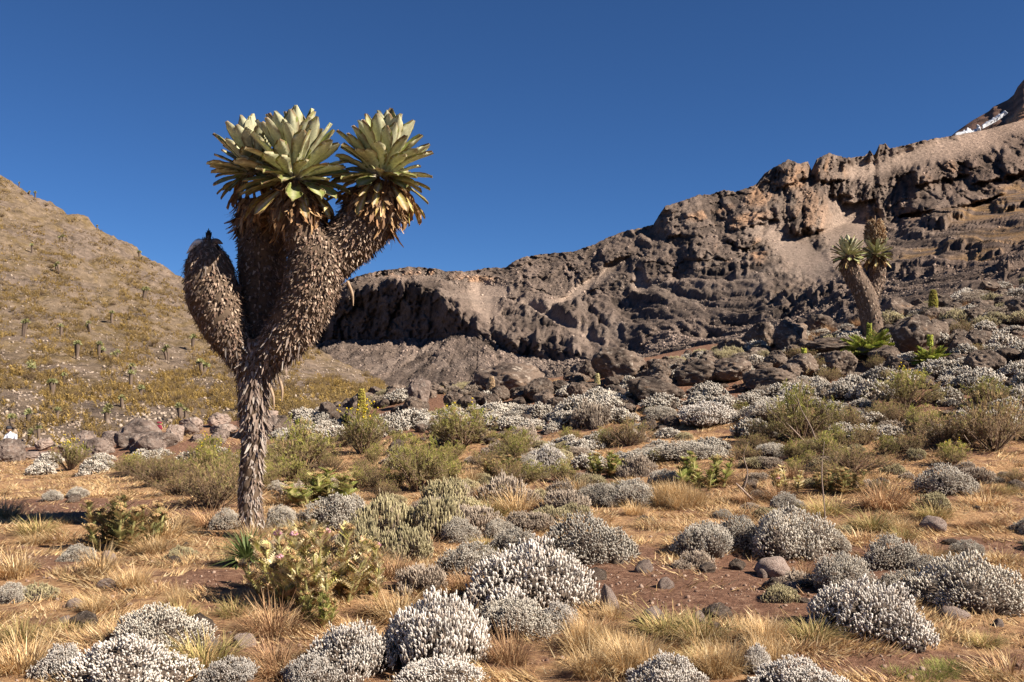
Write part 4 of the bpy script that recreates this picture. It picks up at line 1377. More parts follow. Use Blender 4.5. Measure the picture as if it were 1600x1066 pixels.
for q, (a, b, w, h) in enumerate([(600, 850, 110, 62), (675, 845, 90, 60), (640, 880, 100, 50), (560, 870, 90, 50), (690, 800, 80, 40)]):
    put(SAGE, a, b, w, h, 'olive tan scrub of the patch ' + ['beside the pale topped dome', 'next to the small hollow cushion', 'over the low grey mound', 'against the thistle clump', 'under the bare stemmed bush'][q], cb, 'tan scrub patch', proto_h=.36, k=q % 3)
for q, (a, b, w, h) in enumerate([(790, 790, 90, 42), (650, 930, 90, 40), (1000, 745, 60, 30), (560, 905, 70, 36), (820, 700, 60, 30), (930, 670, 70, 36)]):
    put(GREYB, a, b, w, h, 'low faded grey-brown scrub ' + ['beside the small dark thistle', 'behind the big silver-white shrub', 'beside the yellow green thistle tuft', 'between thistles and tan scrub', 'behind the small green bush', 'above the heath tuft'][q], cb, 'faded scrub', proto_h=.36, k=q % 2)

# thistles and leafy spikes
THB = thistle('thistle', 1200, 34, 0.66, 0.66, TL, 5)
THS = [thistle('thistle', 1210, 12, 0.6, 0.34, TG, 0), thistle('thistle', 1211, 18, 0.6, 0.38, TDK, 0), thistle('thistle', 1212, 11, 0.6, 0.34, TL, 1)]
cth = 'thistle'
put([THB], 474, 958, 225, 152, 'large straw coloured thistle clump with pink heads below the groundsel trunk', cth, proto_w=1.35, proto_h=.78, k=0, rz=0.4)
put(THS, 570, 940, 80, 105, 'yellowish thistle at the edge of the large pink headed clump', cth, proto_w=.7, proto_h=.65, k=2)
put(THS, 492, 985, 60, 72, 'young green thistle with upright ferny leaves below the large clump', cth, proto_w=.7, proto_h=.65, k=0)
put(THS, 172, 862, 118, 98, 'dried brown thistle clump standing alone on the straw', cth, proto_w=.7, proto_h=.65, k=1)
put(THS, 500, 795, 125, 66, 'green thistle patch behind the pale topped dome', cth, proto_w=.7, proto_h=.65, k=0)
put(THS, 1105, 768, 92, 66, 'fresh green spiky thistle clump with straw heads on the slope', cth, proto_w=.7, proto_h=.65, k=0)
put(THS, 950, 748, 64, 46, 'yellow green thistle tuft on the straw', cth, proto_w=.7, proto_h=.65, k=0)
put(THS, 790, 748, 60, 42, 'small dark thistle beside the green bush', cth, proto_w=.7, proto_h=.65, k=1)
put(THS, 1240, 772, 66, 46, 'straw headed thistle above the long row', cth, proto_w=.7, proto_h=.65, k=2)
put(THS, 1325, 775, 76, 50, 'dark green thistle near the heathy bush', cth, proto_w=.7, proto_h=.65, k=1)
put(THS, 215, 850, 40, 60, 'slim dry thistle beside the dried brown clump', cth, proto_w=.7, proto_h=.65, k=2)

# ------------------------------------------------------------------ lobelias and green umbellifers
def lance_leaf(name, cols, w=0.10):
    v, f = [], []
    for i in range(5):
        t = i / 4
        ww = w * (0.5 + 0.9 * t if t < 0.5 else 1.9 * (1 - t)) * 0.6 + 0.004
        v += [(-0.25 * t * t, -ww, t), (0.035 - 0.25 * t * t - 0.03, 0, t), (-0.25 * t * t, ww, t)]
    for i in range(4):
        for j in (0, 1):
            a = i * 3 + j
            f.append((a, a + 1, a + 4, a + 3))
    mb = MB()
    mb.add(v, f, np.repeat(np.array(cols), 3, 0))
    return mb.mesh(name, M_LEAF)
LL = lance_leaf('leaf', [(.30, .30, .16), (.13, .16, .05), (.09, .12, .035), (.09, .12, .035), (.16, .17, .07)])
lob = new_obj('lobelia')
b = hit(386, 882)
lob.location = b
tag(lob, 'dark green spiky lobelia rosette at the foot of the groundsel trunk', 'lobelia')
for i in range(150):
    th = math.radians(6 + 92 * (i / 150) ** 0.8)
    az = i * 2.39996
    o = new_obj('leaf', LL, lob)
    z = Vector((math.sin(th) * math.cos(az), math.sin(th) * math.sin(az), math.cos(th)))
    x = Vector((-math.cos(th) * math.cos(az), -math.cos(th) * math.sin(az), math.sin(th)))
    y = z.cross(x)
    l = 0.27 * rng.uniform(.85, 1.1)
    o.matrix_basis = Matrix(((x[0] * l, y[0] * l * .6, z[0] * l, z[0] * .05), (x[1] * l, y[1] * l * .6, z[1] * l, z[1] * .05), (x[2] * l, y[2] * l * .6, z[2] * l, 0.05), (0, 0, 0, 1)))
def column(px, py, wpx, hpx, cols, label, lean=0.0):
    b = hit(px, py)
    s = b[1] / F
    root = new_obj('lobelia')
    root.location = b
    tag(root, label, 'lobelia')
    h, w = hpx * s, wpx * s * 0.36
    mb = MB()
    add_tube(mb, [(0, 0, -.03), (lean * h * .3, 0, h * .5), (lean * h, 0, h * .97)], [w * .6, w * .6, w * .15], np.array(cols[0]) * .5, 8, 10)
    new_obj('stem', mb.mesh('stem', M_PLANT), root)
    n = 420
    t = np.sort(rng.uniform(0.08, 1, n))
    az = np.arange(n) * 2.4
    prof = w * np.where(t > .7, np.sqrt(np.maximum(0.02, 1 - ((t - .7) / .305) ** 2)), 0.72 + 0.28 * smooth(.1, .4, t))
    p = np.stack([np.cos(az) * prof * .7 + lean * h * t * t, np.sin(az) * prof * .7, t * h], 1)
    mb = MB()
    mb.stamp(SPV, SPF, frames(np.stack([np.cos(az), np.sin(az), .55 + t], 1), az), p, np.stack([w * .30 + 0 * t, w * .30 + 0 * t, w * (1.1 - .4 * t) * rng.uniform(.7, 1.2, n)], 1), np.array(cols)[rng.integers(len(cols), size=n)] * rng.uniform(.8, 1.2, (n, 1)))
    tag(new_obj('bracts', mb.mesh('bracts', M_PLANT), root), kind='stuff')
    mb = MB()
    k = 40
    az = np.arange(k) * 2.4
    mb.stamp(*strip(3, .9, 1, .1), frames(np.stack([np.cos(az), np.sin(az), np.linspace(.2, 1.2, k)], 1), rng.uniform(0, 6, k)), np.tile([0, 0, 0.0], (k, 1)), np.tile([w * 2, w * .4, w * 2.6], (k, 1)), np.array([(.2, .2, .07), (.3, .24, .11)])[rng.integers(2, size=k)])
    tag(new_obj('basal_leaves', mb.mesh('basal_leaves', M_PLANT), root), kind='stuff')
YG = [(0.42, 0.36, 0.07), (0.34, 0.30, 0.06), (0.30, 0.22, 0.06)]
column(565, 662, 15, 52, YG, 'yellow lobelia column standing in the flowering bush')
column(1458, 494, 15, 38, [(0.36, 0.34, 0.06), (0.42, 0.36, 0.08), (0.25, 0.20, 0.05)], 'yellow green lobelia column on the crest behind the round boulder')
column(768, 627, 12, 36, [(0.34, 0.24, 0.14), (0.42, 0.31, 0.2), (0.26, 0.17, 0.1)], 'brown withered lobelia post before the hollowed boulder')
column(933, 612, 10, 26, [(0.40, 0.36, 0.2), (0.34, 0.3, 0.14), (0.3, 0.24, 0.12)], 'short pale lobelia post near the bulky dark boulder')
column(1180, 603, 9, 22, [(0.38, 0.33, 0.1), (0.3, 0.26, 0.08)], 'stubby lobelia bud among the ledge boulders')

def frond_mesh(name, cols, seed):
    r = np.random.default_rng(seed)
    mb = MB()
    add_tube(mb, [(0, 0, 0), (-.05, 0, .5), (-.3, 0, .95)], [.014, .01, .003], (0.30, 0.36, 0.06), 4, 7)
    n = 15
    t = np.linspace(.22, 1, n)
    for s in (-1, 1):
        p = np.stack([-.3 * t * t, np.zeros(n), t * .97], 1)
        d = np.stack([-.25 * t, s * np.ones(n), .55 * np.ones(n)], 1)
        l = .34 * np.sin(np.pi * np.clip(.18 + .8 * (t - .2), 0, 1)) + .04
        mb.stamp(PIV, PIF, frames(d, np.full(n, 1.57) + r.normal(0, .3, n)), p, np.stack([l, l * .55, l], 1), np.array(cols)[r.integers(len(cols), size=n)] * r.uniform(.8, 1.2, (n, 1)))
    return mb.mesh(name, M_LEAFY)
BG = [(0.22, 0.26, 0.035), (0.17, 0.22, 0.03), (0.30, 0.30, 0.05), (0.26, 0.22, 0.06)]
FRONDS = [frond_mesh('frond', BG, 5 + k) for k in range(3)]
def umbel(px, py, wpx, hpx, spike, label):
    b = hit(px, py)
    s = b[1] / F
    root = new_obj('leafy_herb')
    root.location = b
    tag(root, label, 'herb')
    OCC.append((b[0], b[1], .45 * wpx * s))
    for i in range(26):
        th = math.radians(18 + 62 * (i / 26))
        az = i * 2.39996
        z = Vector((math.sin(th) * math.cos(az), math.sin(th) * math.sin(az), math.cos(th)))
        x = Vector((-math.cos(th) * math.cos(az), -math.cos(th) * math.sin(az), math.sin(th)))
        y = z.cross(x)
        l = wpx * s * .55 * rng.uniform(.8, 1.1)
        o = new_obj('frond', FRONDS[i % 3], root)
        o.matrix_basis = Matrix(((x[0] * l, y[0] * l, z[0] * l, 0), (x[1] * l, y[1] * l, z[1] * l, 0), (x[2] * l, y[2] * l, z[2] * l, 0.0), (0, 0, 0, 1)))
    if spike:
        mb = MB()
        h = hpx * s
        add_tube(mb, [(0, 0, 0), (.01, 0, h * .5), (0, 0, h)], [.03, .022, .01], (0.38, 0.42, 0.08), 5, 6)
        n = 110
        t = rng.uniform(.62, 1.02, n)
        az = rng.uniform(0, 6.28, n)
        mb.stamp(SPV, SPF, frames(np.stack([np.cos(az), np.sin(az), np.full(n, .6)], 1), az), np.stack([0 * t, 0 * t, t * h], 1), np.tile([.035, .035, .09], (n, 1)), np.array([(0.5, 0.5, 0.08), (0.4, 0.44, 0.1)])[rng.integers(2, size=n)])
        new_obj('flower_spike', mb.mesh('flower_spike', M_LEAFY), root)
umbel(1358, 556, 76, 48, True, 'bright green ferny herb with a yellow spike at the foot of the forked groundsel')
umbel(1453, 568, 50, 40, True, 'small bright green herb with a yellow spike before the round boulder')
umbel(1312, 570, 44, 20, False, 'yellow green ferny herb on the dark slab rocks')
umbel(1256, 566, 20, 18, True, 'tiny bright green herb between cushions above the olive bush')

# ------------------------------------------------------------------ boulders and stones
cbo = 'boulder'
def boulder(px, py, w, h, label, k, rz=0.0, kind=None, dw=1.0, group=None):
    b = hit(px, py)
    d = b[1]
    sx = w * d / F * 1.04
    sz = h * d / F
    OCC.append((b[0], b[1] + .3 * sx, .45 * sx))
    b = b + np.array([0, 0.4 * sx * dw, 0])
    b[2] = float(gz_smooth(b[0], b[1])) - 0.02
    zt = hit(px, py)[2] + sz
    return place((PINKS[k % 5] if kind is None and (px < 430 or k == 0) else (kind or ROCKS)[k]), b, rz, (sx, sx * dw, max(zt - b[2], sz * .5)), label, group, cbo if kind is None else 'stone')
boulder(655, 600, 42, 46, 'upright squarish pale boulder standing against the dark valley', 0, 0.3)
boulder(800, 612, 115, 46, 'long boulder with an arched dark hollow in its front', 1, 0.0, dw=.7)
boulder(968, 602, 90, 62, 'bulky rust-brown boulder with a shaded dark foot', 2)
boulder(1028, 634, 92, 46, 'grey lichened boulder below the bulky rust-brown one', 3)
boulder(1092, 606, 76, 46, 'dark blocky boulder of the black ledge with a white sprig in front', 4)
boulder(1150, 602, 74, 44, 'flat topped boulder in the middle of the black ledge', 5)
boulder(1210, 612, 80, 38, 'low boulder at the upper end of the black ledge', 6)
boulder(1194, 548, 54, 46, 'steep dark boulder on the crest before the gully', 7)
boulder(1240, 548, 66, 50, 'smooth brown boulder on the crest before the scree fan', 8)
boulder(1441, 552, 84, 62, 'great round brown boulder next to the forked groundsel', 9, 0.6)
boulder(1318, 556, 96, 30, 'long flat dark slab at the foot of the forked groundsel', 5, 0.2)
boulder(1380, 560, 60, 22, 'low dark rock under the bright green herb', 6)
boulder(770, 594, 24, 30, 'small pointed boulder on the crest', 7, 1.0)
boulder(940, 585, 22, 34, 'slim pale topped boulder leaning on the crest', 4, 2.0)
boulder(918, 592, 30, 30, 'dark split boulder beside the slim pale topped one', 8, 1.1)
boulder(1410, 496, 60, 34, 'dark boulder on the crest behind the forked groundsel', 1, 1.0)
boulder(1285, 520, 50, 30, 'brown boulder among cushions above the flat slab', 3, 2.0)
boulder(200, 700, 76, 46, 'broad pinkish boulder among the valley-side boulders', 2, 0.5)
boulder(34, 718, 50, 11, 'dark low boulder hiding the hiker in white', 3, 0.2)
boulder(270, 662, 34, 30, 'tall boulder with a black shaded side under the bushy hillside', 0, 0.9)
boulder(130, 690, 46, 22, 'flat pale boulder beside the yellow flowers', 5, 0.4)
boulder(225, 668, 66, 24, 'wide whitish boulder near the maroon rucksack', 8, 1.4)
LAND = [(0, 0, 'x')][:0]
def landmark(px, py, phrase):
    b = hit(px, py)
    LAND.append((b[0], b[1], phrase))
for a in [(690, 1045, 'the big silver-white shrub'), (843, 962, 'the wide silver shrub'), (920, 886, 'the large smooth grey dome'), (524, 830, 'the pale topped dome'), (396, 840, 'the tall groundsel trunk'),
          (230, 1026, 'the cream grey cushion'), (165, 1060, 'the white spiky shrub'), (480, 952, 'the pink headed thistles'), (172, 862, 'the dried brown thistle'), (1215, 876, 'the long row of grey mounds'),
          (1412, 892, 'the neat pale dome'), (1535, 958, 'the overhanging shrub'), (1395, 1012, 'the loose silver shrub'), (1492, 776, 'the lone white cushion'), (858, 742, 'the bright white ball'),
          (1105, 768, 'the green thistle clump'), (720, 705, 'the wide olive bush'), (648, 772, 'the bare stemmed green bush'), (465, 745, 'the dense olive bush'), (1265, 692, 'the olive bush with sticks'),
          (1575, 712, 'the tangled brown thicket'), (320, 800, 'the shaded heath bush'), (245, 762, 'the dark leafy heath'), (640, 850, 'the tan scrub patch'), (1130, 915, 'the bare red soil'),
          (166, 888, 'the dark stone with a shadow'), (376, 1014, 'the dark rounded stone'), (1464, 833, 'the low grey rock'), (1008, 897, 'the pale pointed stone'), (60, 800, 'the bare earth track'),
          (655, 600, 'the upright pale boulder'), (800, 612, 'the hollowed long boulder'), (968, 602, 'the bulky rust-brown boulder'), (1028, 634, 'the grey lichened boulder'), (1150, 602, 'the black ledge'),
          (1240, 548, 'the smooth crest boulder'), (1441, 552, 'the great round boulder'), (1366, 532, 'the forked groundsel'), (1318, 556, 'the long flat slab'), (1453, 565, 'the small green herb'),
          (1458, 494, 'the crest lobelia column'), (565, 662, 'the yellow lobelia column'), (768, 627, 'the withered lobelia post'), (200, 700, 'the broad pinkish boulder'), (45, 712, 'the hiker in white'),
          (270, 662, 'the tall black-sided boulder'), (249, 676, 'the maroon rucksack'), (100, 738, 'the small yellow flowers'), (1430, 645, 'the olive bush below the round boulder'), (1085, 722, 'the long low mat'),
          (1560, 640, 'the green bush under the cushions'), (1580, 470, 'the stony crest')]:
    landmark(*a)
def near(b, w, wr, text):
    ''' which one: its size among its kind and the landmark it stands by '''
    k = min(LAND, key=lambda q: (q[0] - b[0]) ** 2 + ((q[1] - b[1]) * 0.8) ** 2)
    t = (w - wr[0]) / max(1e-6, wr[1] - wr[0])
    return (('small ' if t < .33 else 'big ' if t > .7 else '') + text + ' by ' + k[2])
OCC.append((*hit(16, 711)[:2], 2.4))
OCC.append((*hit(655, 604)[:2], 1.6))
rb = np.random.default_rng(4242)
def in_occ(x, y, r):
    return any((x - a) ** 2 + (y - b) ** 2 < (r + c) ** 2 for a, b, c in OCC)
def scatter(n, box, wr, fn, tries=40, over=0.6):
    """random spots inside a photograph quadrilateral band: box = (x0, x1, ytop(px), ybottom(px))"""
    x0, x1, yt, yb = box
    k = 0
    for _ in range(n * tries):
        if k >= n:
            break
        px = rb.uniform(x0, x1)
        a, c = np.interp(px, [x0, x1], yt), np.interp(px, [x0, x1], yb)
        py = rb.uniform(a, c)
        b = hit(px, py)
        w = rb.uniform(*wr)
        if in_occ(b[0], b[1], w * .5 * over):
            continue
        OCC.append((b[0], b[1], w * .5 * over))
        fn(b, w, px, py)
        k += 1
g_b1 = 'boulders strewn along the rise'
def f_b(label, group):
    def g(b, w, px, py):
        b[2] = float(gz_smooth(b[0], b[1])) - 0.03
        place(PINKS[rb.integers(5)] if px < 430 else ROCKS[rb.integers(10)], b, rb.uniform(0, 6.28), (w, w, w * rb.uniform(.45, .75)), near(b, w, (.3, 1.2), label), group, cbo)
    return g
scatter(60, (1150, 1620, (540, 448), (600, 590)), (0.3, 0.95), f_b('weathered brown boulder between cushions', g_b1))
scatter(45, (430, 900, (632, 592), (670, 640)), (0.3, 1.0), f_b('grey rubble bank boulder', 'boulders of the rubble bank'))
scatter(34, (900, 1160, (590, 560), (625, 600)), (0.3, 0.8), f_b('brown ledge boulder', 'boulders around the black ledge'))
scatter(46, (-20, 430, (672, 648), (730, 695)), (0.3, 1.15), f_b('pinkish grey boulder under the hillside', 'boulders below the hillside'))
STL = [(1008, 897, 30, 20, 'pale pointed stone on the red soil'), (1046, 921, 32, 16, 'flat stone on the red soil'), (952, 955, 38, 40, 'upright reddish stone beside the wide silver shrub'),
       (1216, 904, 56, 30, 'half-buried grey rock below the tallest mound'), (1464, 833, 50, 24, 'low grey rock in the fawn grass'), (1022, 980, 44, 28, 'stone at the edge of the golden grass'),
       (1098, 978, 34, 20, 'small grey stone below the red soil'), (166, 888, 28, 26, 'dark stone with a long shadow near the dried thistle'), (160, 922, 36, 16, 'brown stone in the straw'),
       (112, 950, 30, 12, 'flat brown stone in the straw'), (376, 1014, 40, 20, 'dark rounded stone beside the pink flat one'), (322, 1022, 48, 18, 'pink flat stone beside the dark rounded one'),
       (1500, 968, 52, 16, 'flat pale stone under the overhanging shrub'), (1562, 980, 20, 12, 'white pebble beside the overhanging shrub'), (95, 975, 30, 10, 'pale flat stone behind the white tufts'),
       (1120, 985, 24, 12, 'brown stone in the golden grass'), (1195, 905, 24, 14, 'small pale stone touching the half-buried rock'), (1240, 925, 40, 14, 'broken stone near the creamy cushion')]
for q, (a, b, w, h, lab) in enumerate(STL):
    boulder(a, b, w, h, lab, q % 6, q * 1.3, STONES)

# ------------------------------------------------------------------ scattered plants
ct = 'grass'
def f_e(kinds, label, group, hs=(.6, 1.0)):
    def g(b, w, px, py):
        b[2] -= 0.02
        src = kinds[rb.integers(len(kinds))]
        place(src, b, rb.uniform(0, 6.28), (w, w, w * rb.uniform(*hs)), near(b, w, (.4, 1.0), label), group, cat_e)
    return g
scatter(84, (1000, 1630, (575, 455), (640, 640)), (0.45, 1.05), f_e(FAR, 'pale everlasting cushion among boulders', 'everlastings on the stony rise'), over=.5)
scatter(70, (430, 1000, (640, 600), (690, 660)), (0.5, 1.1), f_e(FAR, 'pale everlasting cushion below the rubble', 'everlastings below the rubble bank'), over=.5)
scatter(30, (820, 1260, (660, 640), (735, 720)), (0.35, 0.8), f_e(FAR + FINE[:1], 'grey everlasting cushion on straw', 'everlastings on the straw slope'), over=.6)
scatter(16, (1300, 1620, (640, 600), (690, 680)), (0.4, 0.8), f_e(FAR, 'grey everlasting cushion between bushes', 'everlastings between the olive bushes'), over=.6)
scatter(14, (-10, 430, (725, 700), (745, 740)), (0.5, 0.9), f_e(FAR + GREYB[:1], 'faded everlasting cushion before boulders', 'everlastings before the pinkish boulders'), over=.6)
def f_g(kinds, label, group, cat, base):
    def g(b, w, px, py):
        b[2] -= 0.01
        s = w / base
        place(kinds[rb.integers(len(kinds))], b, rb.uniform(0, 6.28), (s, s, s * rb.uniform(.8, 1.15)), near(b, w, (.4, .9), label), group, cat)
    return g
scatter(24, (400, 900, (700, 690), (770, 760)), (0.32, 0.68), f_g(GREEN[1:] + BROWN[1:2], 'sparse green brown bush', 'bushes on the slope', cb, .84), over=.6)
scatter(24, (1150, 1620, (640, 600), (720, 720)), (0.32, 0.7), f_g(GREEN[1:] + BROWN[:2] * 2, 'sparse brown green bush', 'bushes below the rise', cb, .9), over=.6)
scatter(12, (200, 420, (730, 710), (780, 780)), (0.5, 0.9), f_g(BROWN + GREEN[:1], 'heath bush in the hollow', 'heath in the hollow', cb, .9), over=.6)
scatter(18, (500, 1000, (770, 740), (850, 820)), (0.35, 0.7), f_g(GREYB + SAGE[:1], 'flat faded scrub tuft', 'flat scrub tufts', cb, 1.0), over=.6)
def crest(n, wr, fn):
    scatter(n, (1230, 1640, (512, 440), (560, 500)), wr, fn, over=.4)
crest(46, (0.5, 1.0), f_g(GREYB + SAGE[:1], 'grey scrub cushion under the crest', 'grey scrub under the crest', cb, 1.0))
crest(18, (0.5, 1.1), f_e(FAR, 'pale everlasting cushion under the crest', 'everlastings under the crest'))
crest(30, (0.4, 1.0), f_b('dark crest boulder', 'boulders under the crest'))
crest(24, (0.3, 0.6), f_g(T_RUST + T_GOLD[:1], 'dry tussock under the crest', 'tussocks under the crest', ct, .42))
scatter(40, (420, 1620, (660, 600), (760, 730)), (0.3, 0.6), f_g(GREYB + SAGE, 'low knotted scrub', 'knotted scrub of the slope', cb, 1.0), over=.35)
scatter(26, (440, 1500, (690, 650), (770, 740)), (0.3, 0.55), f_g(GREEN, 'small green tipped bush', 'small green bushes of the slope', cb, .84), over=.4)
scatter(22, (560, 780, (622, 598), (640, 616)), (0.3, 0.9), f_b('grey crest rubble boulder', 'crest rubble'), over=.35)
scatter(24, (560, 780, (622, 598), (640, 618)), (0.4, 0.8), f_g(GREYB + SAGE, 'dry scrub in the crest rubble', 'scrub in the crest rubble', cb, 1.0), over=.35)
scatter(22, (1010, 1200, (574, 540), (592, 560)), (0.3, 0.9), f_b('brown crest rubble boulder', 'crest rubble'), over=.35)
scatter(24, (1010, 1200, (574, 540), (592, 562)), (0.4, 0.8), f_g(GREYB + SAGE, 'dry scrub in the crest rubble', 'scrub in the crest rubble', cb, 1.0), over=.35)
SMALLR = 'small dark rocks of the slope'
PEBB = [rock('half_sunk_stone', 1480 + k, 0.7, sub=ICO3) for k in range(5)]
def f_sr(b, w, px, py):
    b[2] -= 0.02
    place(PEBB[rb.integers(5)], b, rb.uniform(0, 6.28), (w, w, w * rb.uniform(.4, .7)), near(b, w, (.12, .4), 'dark rock half sunk in the soil'), SMALLR, 'stone')
scatter(90, (950, 1620, (585, 470), (680, 650)), (0.14, 0.45), f_sr, over=.4)
scatter(60, (420, 950, (650, 620), (720, 700)), (0.14, 0.4), f_sr, over=.4)
scatter(50, (0, 1600, (760, 740), (1000, 1000)), (0.08, 0.24), f_sr, over=.4)
scatter(60, (420, 1620, (690, 640), (800, 770)), (0.25, 0.55), f_g(GREYB + SAGE + BROWN[1:2], 'low dry scrub tuft', 'dry scrub tufts of the slope', cb, 1.0), over=.4)
scatter(44, (0, 1620, (760, 740), (960, 960)), (0.18, 0.42), f_g(GREYB + SAGE + FINE[2:3], 'stunted dry scrub tuft', 'stunted scrub tufts on the straw', cb, 1.0), over=.5)
scatter(30, (1150, 1620, (560, 480), (640, 620)), (0.3, 0.7), f_g(BROWN + GREYB, 'brown scrub among the rocks', 'brown scrub on the rise', cb, .9), over=.4)
# tussocks by hand
ct = 'grass'
for a, b, w, h, kd, lab in [(420, 998, 110, 76, T_RUST, 'full brown grass tussock below the thistle clump'), (18, 1012, 80, 66, T_OLIV, 'olive brown tussock beside the low white tuft'),
                            (795, 1042, 80, 84, T_RUST, 'spiky brown tussock against the big silver-white shrub'), (430, 1062, 90, 46, T_RUST, 'loose brown tussock by the thin white sprigs'),
                            (1395, 800, 90, 62, T_RUST, 'tall fawn tussock on the open slope'), (272, 952, 36, 46, T_GOLD, 'slim golden tussock on the straw'),
                            (150, 898, 66, 46, T_GOLD, 'golden tussock at the foot of the dried thistle'), (1470, 815, 70, 40, T_OLIV, 'dark olive tussock near the low grey rock'),
                            (940, 1010, 40, 46, T_OLIV, 'fresh green tinged tussock near the golden grass'), (1090, 870, 50, 40, T_RUST, 'brown tussock leaning on the long row'),
                            (1260, 905, 50, 34, T_RUST, 'rusty tussock beside the half-buried rock'), (1540, 950, 60, 46, T_RUST, 'rusty tussock inside the dark hollow'), (360, 968, 60, 50, T_OLIV, 'grey olive tussock behind the full brown one')]:
    put(kd, a, b, w, h, lab, ct, proto_w=.42, proto_h=.30)
for q in range(24):
    gp_ = (rb.uniform(905, 1240), rb.uniform(1000, 1066), rb.uniform(44, 80), rb.uniform(36, 64))
    put(T_GOLD, *gp_, near(hit(*gp_[:2]), gp_[2], (50, 90), 'golden grass tuft of the tall stand'), ct, 'stand of golden grass', proto_w=.40, proto_h=.32)
for q in range(10):
    put(T_GOLD, rb.uniform(1030, 1110), rb.uniform(782, 800), rb.uniform(36, 56), rb.uniform(30, 42), 'thin golden grass tuft in front of the green thistle clump', ct, 'golden grass by the green thistles', proto_w=.40, proto_h=.32)
def f_t(b, w, px, py):
    if soil_at(b[:1], b[1:2], b[2:3])[0] > 0.35:
        return
    kd, nm_ = [(T_LOW, 'low straw tussock'), (T_LOW, 'low straw tussock'), (T_RUST, 'rusty brown tussock'), (T_GOLD, 'upright golden tussock'), (T_LOW, 'low straw tussock'), (T_OLIV, 'olive tinged tussock')][rb.integers(6)]
    s = w / .42
    place(kd[rb.integers(len(kd))], b - np.array([0, 0, .01]), rb.uniform(0, 6.28), (s, s, s * rb.uniform(.6, 1.0)), near(b, w, (.22, .55), nm_), 'tussocks on the open ground', ct)
scatter(130, (0, 1600, (770, 740), (900, 900)), (0.25, 0.6), f_t, over=.5)
scatter(70, (0, 1600, (900, 900), (1066, 1066)), (0.2, 0.45), f_t, over=.5)

T_TURF = [tussock('grass_tussock', 1340, 420, 0.13, 0.22, [(0.20, 0.24, 0.05), (0.26, 0.26, 0.07), (0.36, 0.30, 0.12)], 1.0)]
for q in range(9):
    put(T_TURF, rb.uniform(1400, 1610), rb.uniform(1045, 1072), rb.uniform(50, 80), rb.uniform(20, 28), 'short green turf tuft on the bare soil', ct, 'green turf', proto_w=.5, proto_h=.14)
# short dry grass too fine to count
def blades(n, d0, d1, seed):
    r = np.random.default_rng(seed)
    d = np.exp(r.uniform(math.log(d0), math.log(d1), n * 2))
    px = r.uniform(-120, 1720, n * 2)
    x = (px - 800) / F * d
    z = gz(x, d)
    s = soil_at(x, d, z)
    p = np.stack([x, d, z], 1)
    cl = fbm(p * np.array([1, 1, 0]) / 0.55, 3, 71)
    keep = r.random(n * 2) < (1 - 0.93 * s) * smooth(-0.15, 0.45, cl)
    p = p[keep][:n]
    k = len(p)
    az = np.arctan2(noise(p / 0.8, 72), noise(p / 0.8, 73)) + r.normal(0, .7, k)
    e = r.uniform(.7, 2.6, k)
    d_ = np.stack([np.cos(az) * e, np.sin(az) * e, np.ones(k)], 1)
    mb = MB()
    v = np.array([(0, -.5, -.05), (0, .5, -.05), (0.12, 0, 1)])
    l = r.uniform(.03, .10, k) * (1 + 0.02 * p[:, 1])
    w = r.uniform(.006, .012, k) * (0.6 + 0.06 * p[:, 1])
    cols = np.array(GOLD + RUST[:2] + [(0.56, 0.40, 0.20)])
    c = cols[r.integers(len(cols), size=k)] * r.uniform(.75, 1.2, (k, 1)) * (1 + 0.2 * noise(p / 1.3, 74))[:, None]
    mb.stamp(v, np.array([[0, 1, 2]]), frames(d_, r.uniform(0, 6, k)), p, np.stack([l, w, l], 1), c)
    return mb
tag(new_obj('dry_grass', blades(260000, 4.8, 34, 5).mesh('dry_grass', M_GRASS)), 'short straw coloured grass matted over the ground', 'grass', kind='stuff')
r = np.random.default_rng(6)
k = 9000
d = np.exp(r.uniform(math.log(5), math.log(26), k))
x = (r.uniform(-100, 1700, k) - 800) / F * d
z = gz(x, d)
s = soil_at(x, d, z)
keep = r.random(k) < 0.25 + 0.75 * s
p = np.stack([x, d, z], 1)[keep]
k = len(p)
sz = r.uniform(.004, .018, k) * r.uniform(.5, 1.8, k)
mb = MB()
mb.stamp(ICO0[0] * (1 + .45 * noise(ICO0[0] * 2.3, 3))[:, None], ICO0[1], frames(r.normal(size=(k, 3)), r.uniform(0, 6, k)), p, np.stack([sz, sz * r.uniform(.6, 1, k), sz * .7], 1),
         np.array([(0.26, 0.165, 0.12), (0.33, 0.235, 0.18), (0.15, 0.09, 0.065)])[r.integers(3, size=k)])
tag(new_obj('gravel', mb.mesh('gravel', M_TWIG, True)), 'small reddish gravel lying on the bare soil', 'gravel', kind='stuff')

# dead sticks
def stick(pts, rad, label, group=None):
    base = hit(*pts[0][:2])
    mb = MB()
    q = [P(a, b, base[1] + dd) - base for a, b, dd in pts]
    add_tube(mb, q, np.linspace(rad, rad * .35, len(q)), (0.27, 0.20, 0.16), 6, 4 * len(q), 0.004)
    o = new_obj('dead_branch', mb.mesh('dead_branch', M_TWIG))
    o.location = base
    tag(o, label, 'branch', group)
stick([(1372, 920, 0), (1350, 932, -.1), (1328, 946, -.25), (1312, 950, -.3)], .03, 'dark fallen stick between the creamy cushion and the loose shrub')
stick([(1400, 663, 0), (1435, 658, .1), (1470, 661, .2), (1500, 655, .2)], .02, 'long bare branch lying on the slope by the brown thicket')
stick([(1278, 700, 0), (1268, 670, -.1), (1252, 640, -.2), (1246, 622, -.2)], .016, 'bare stick rising from the big olive bush')
stick([(1262, 695, 0), (1240, 672, -.1), (1228, 660, -.1)], .014, 'short bare stick at the flank of the big olive bush')
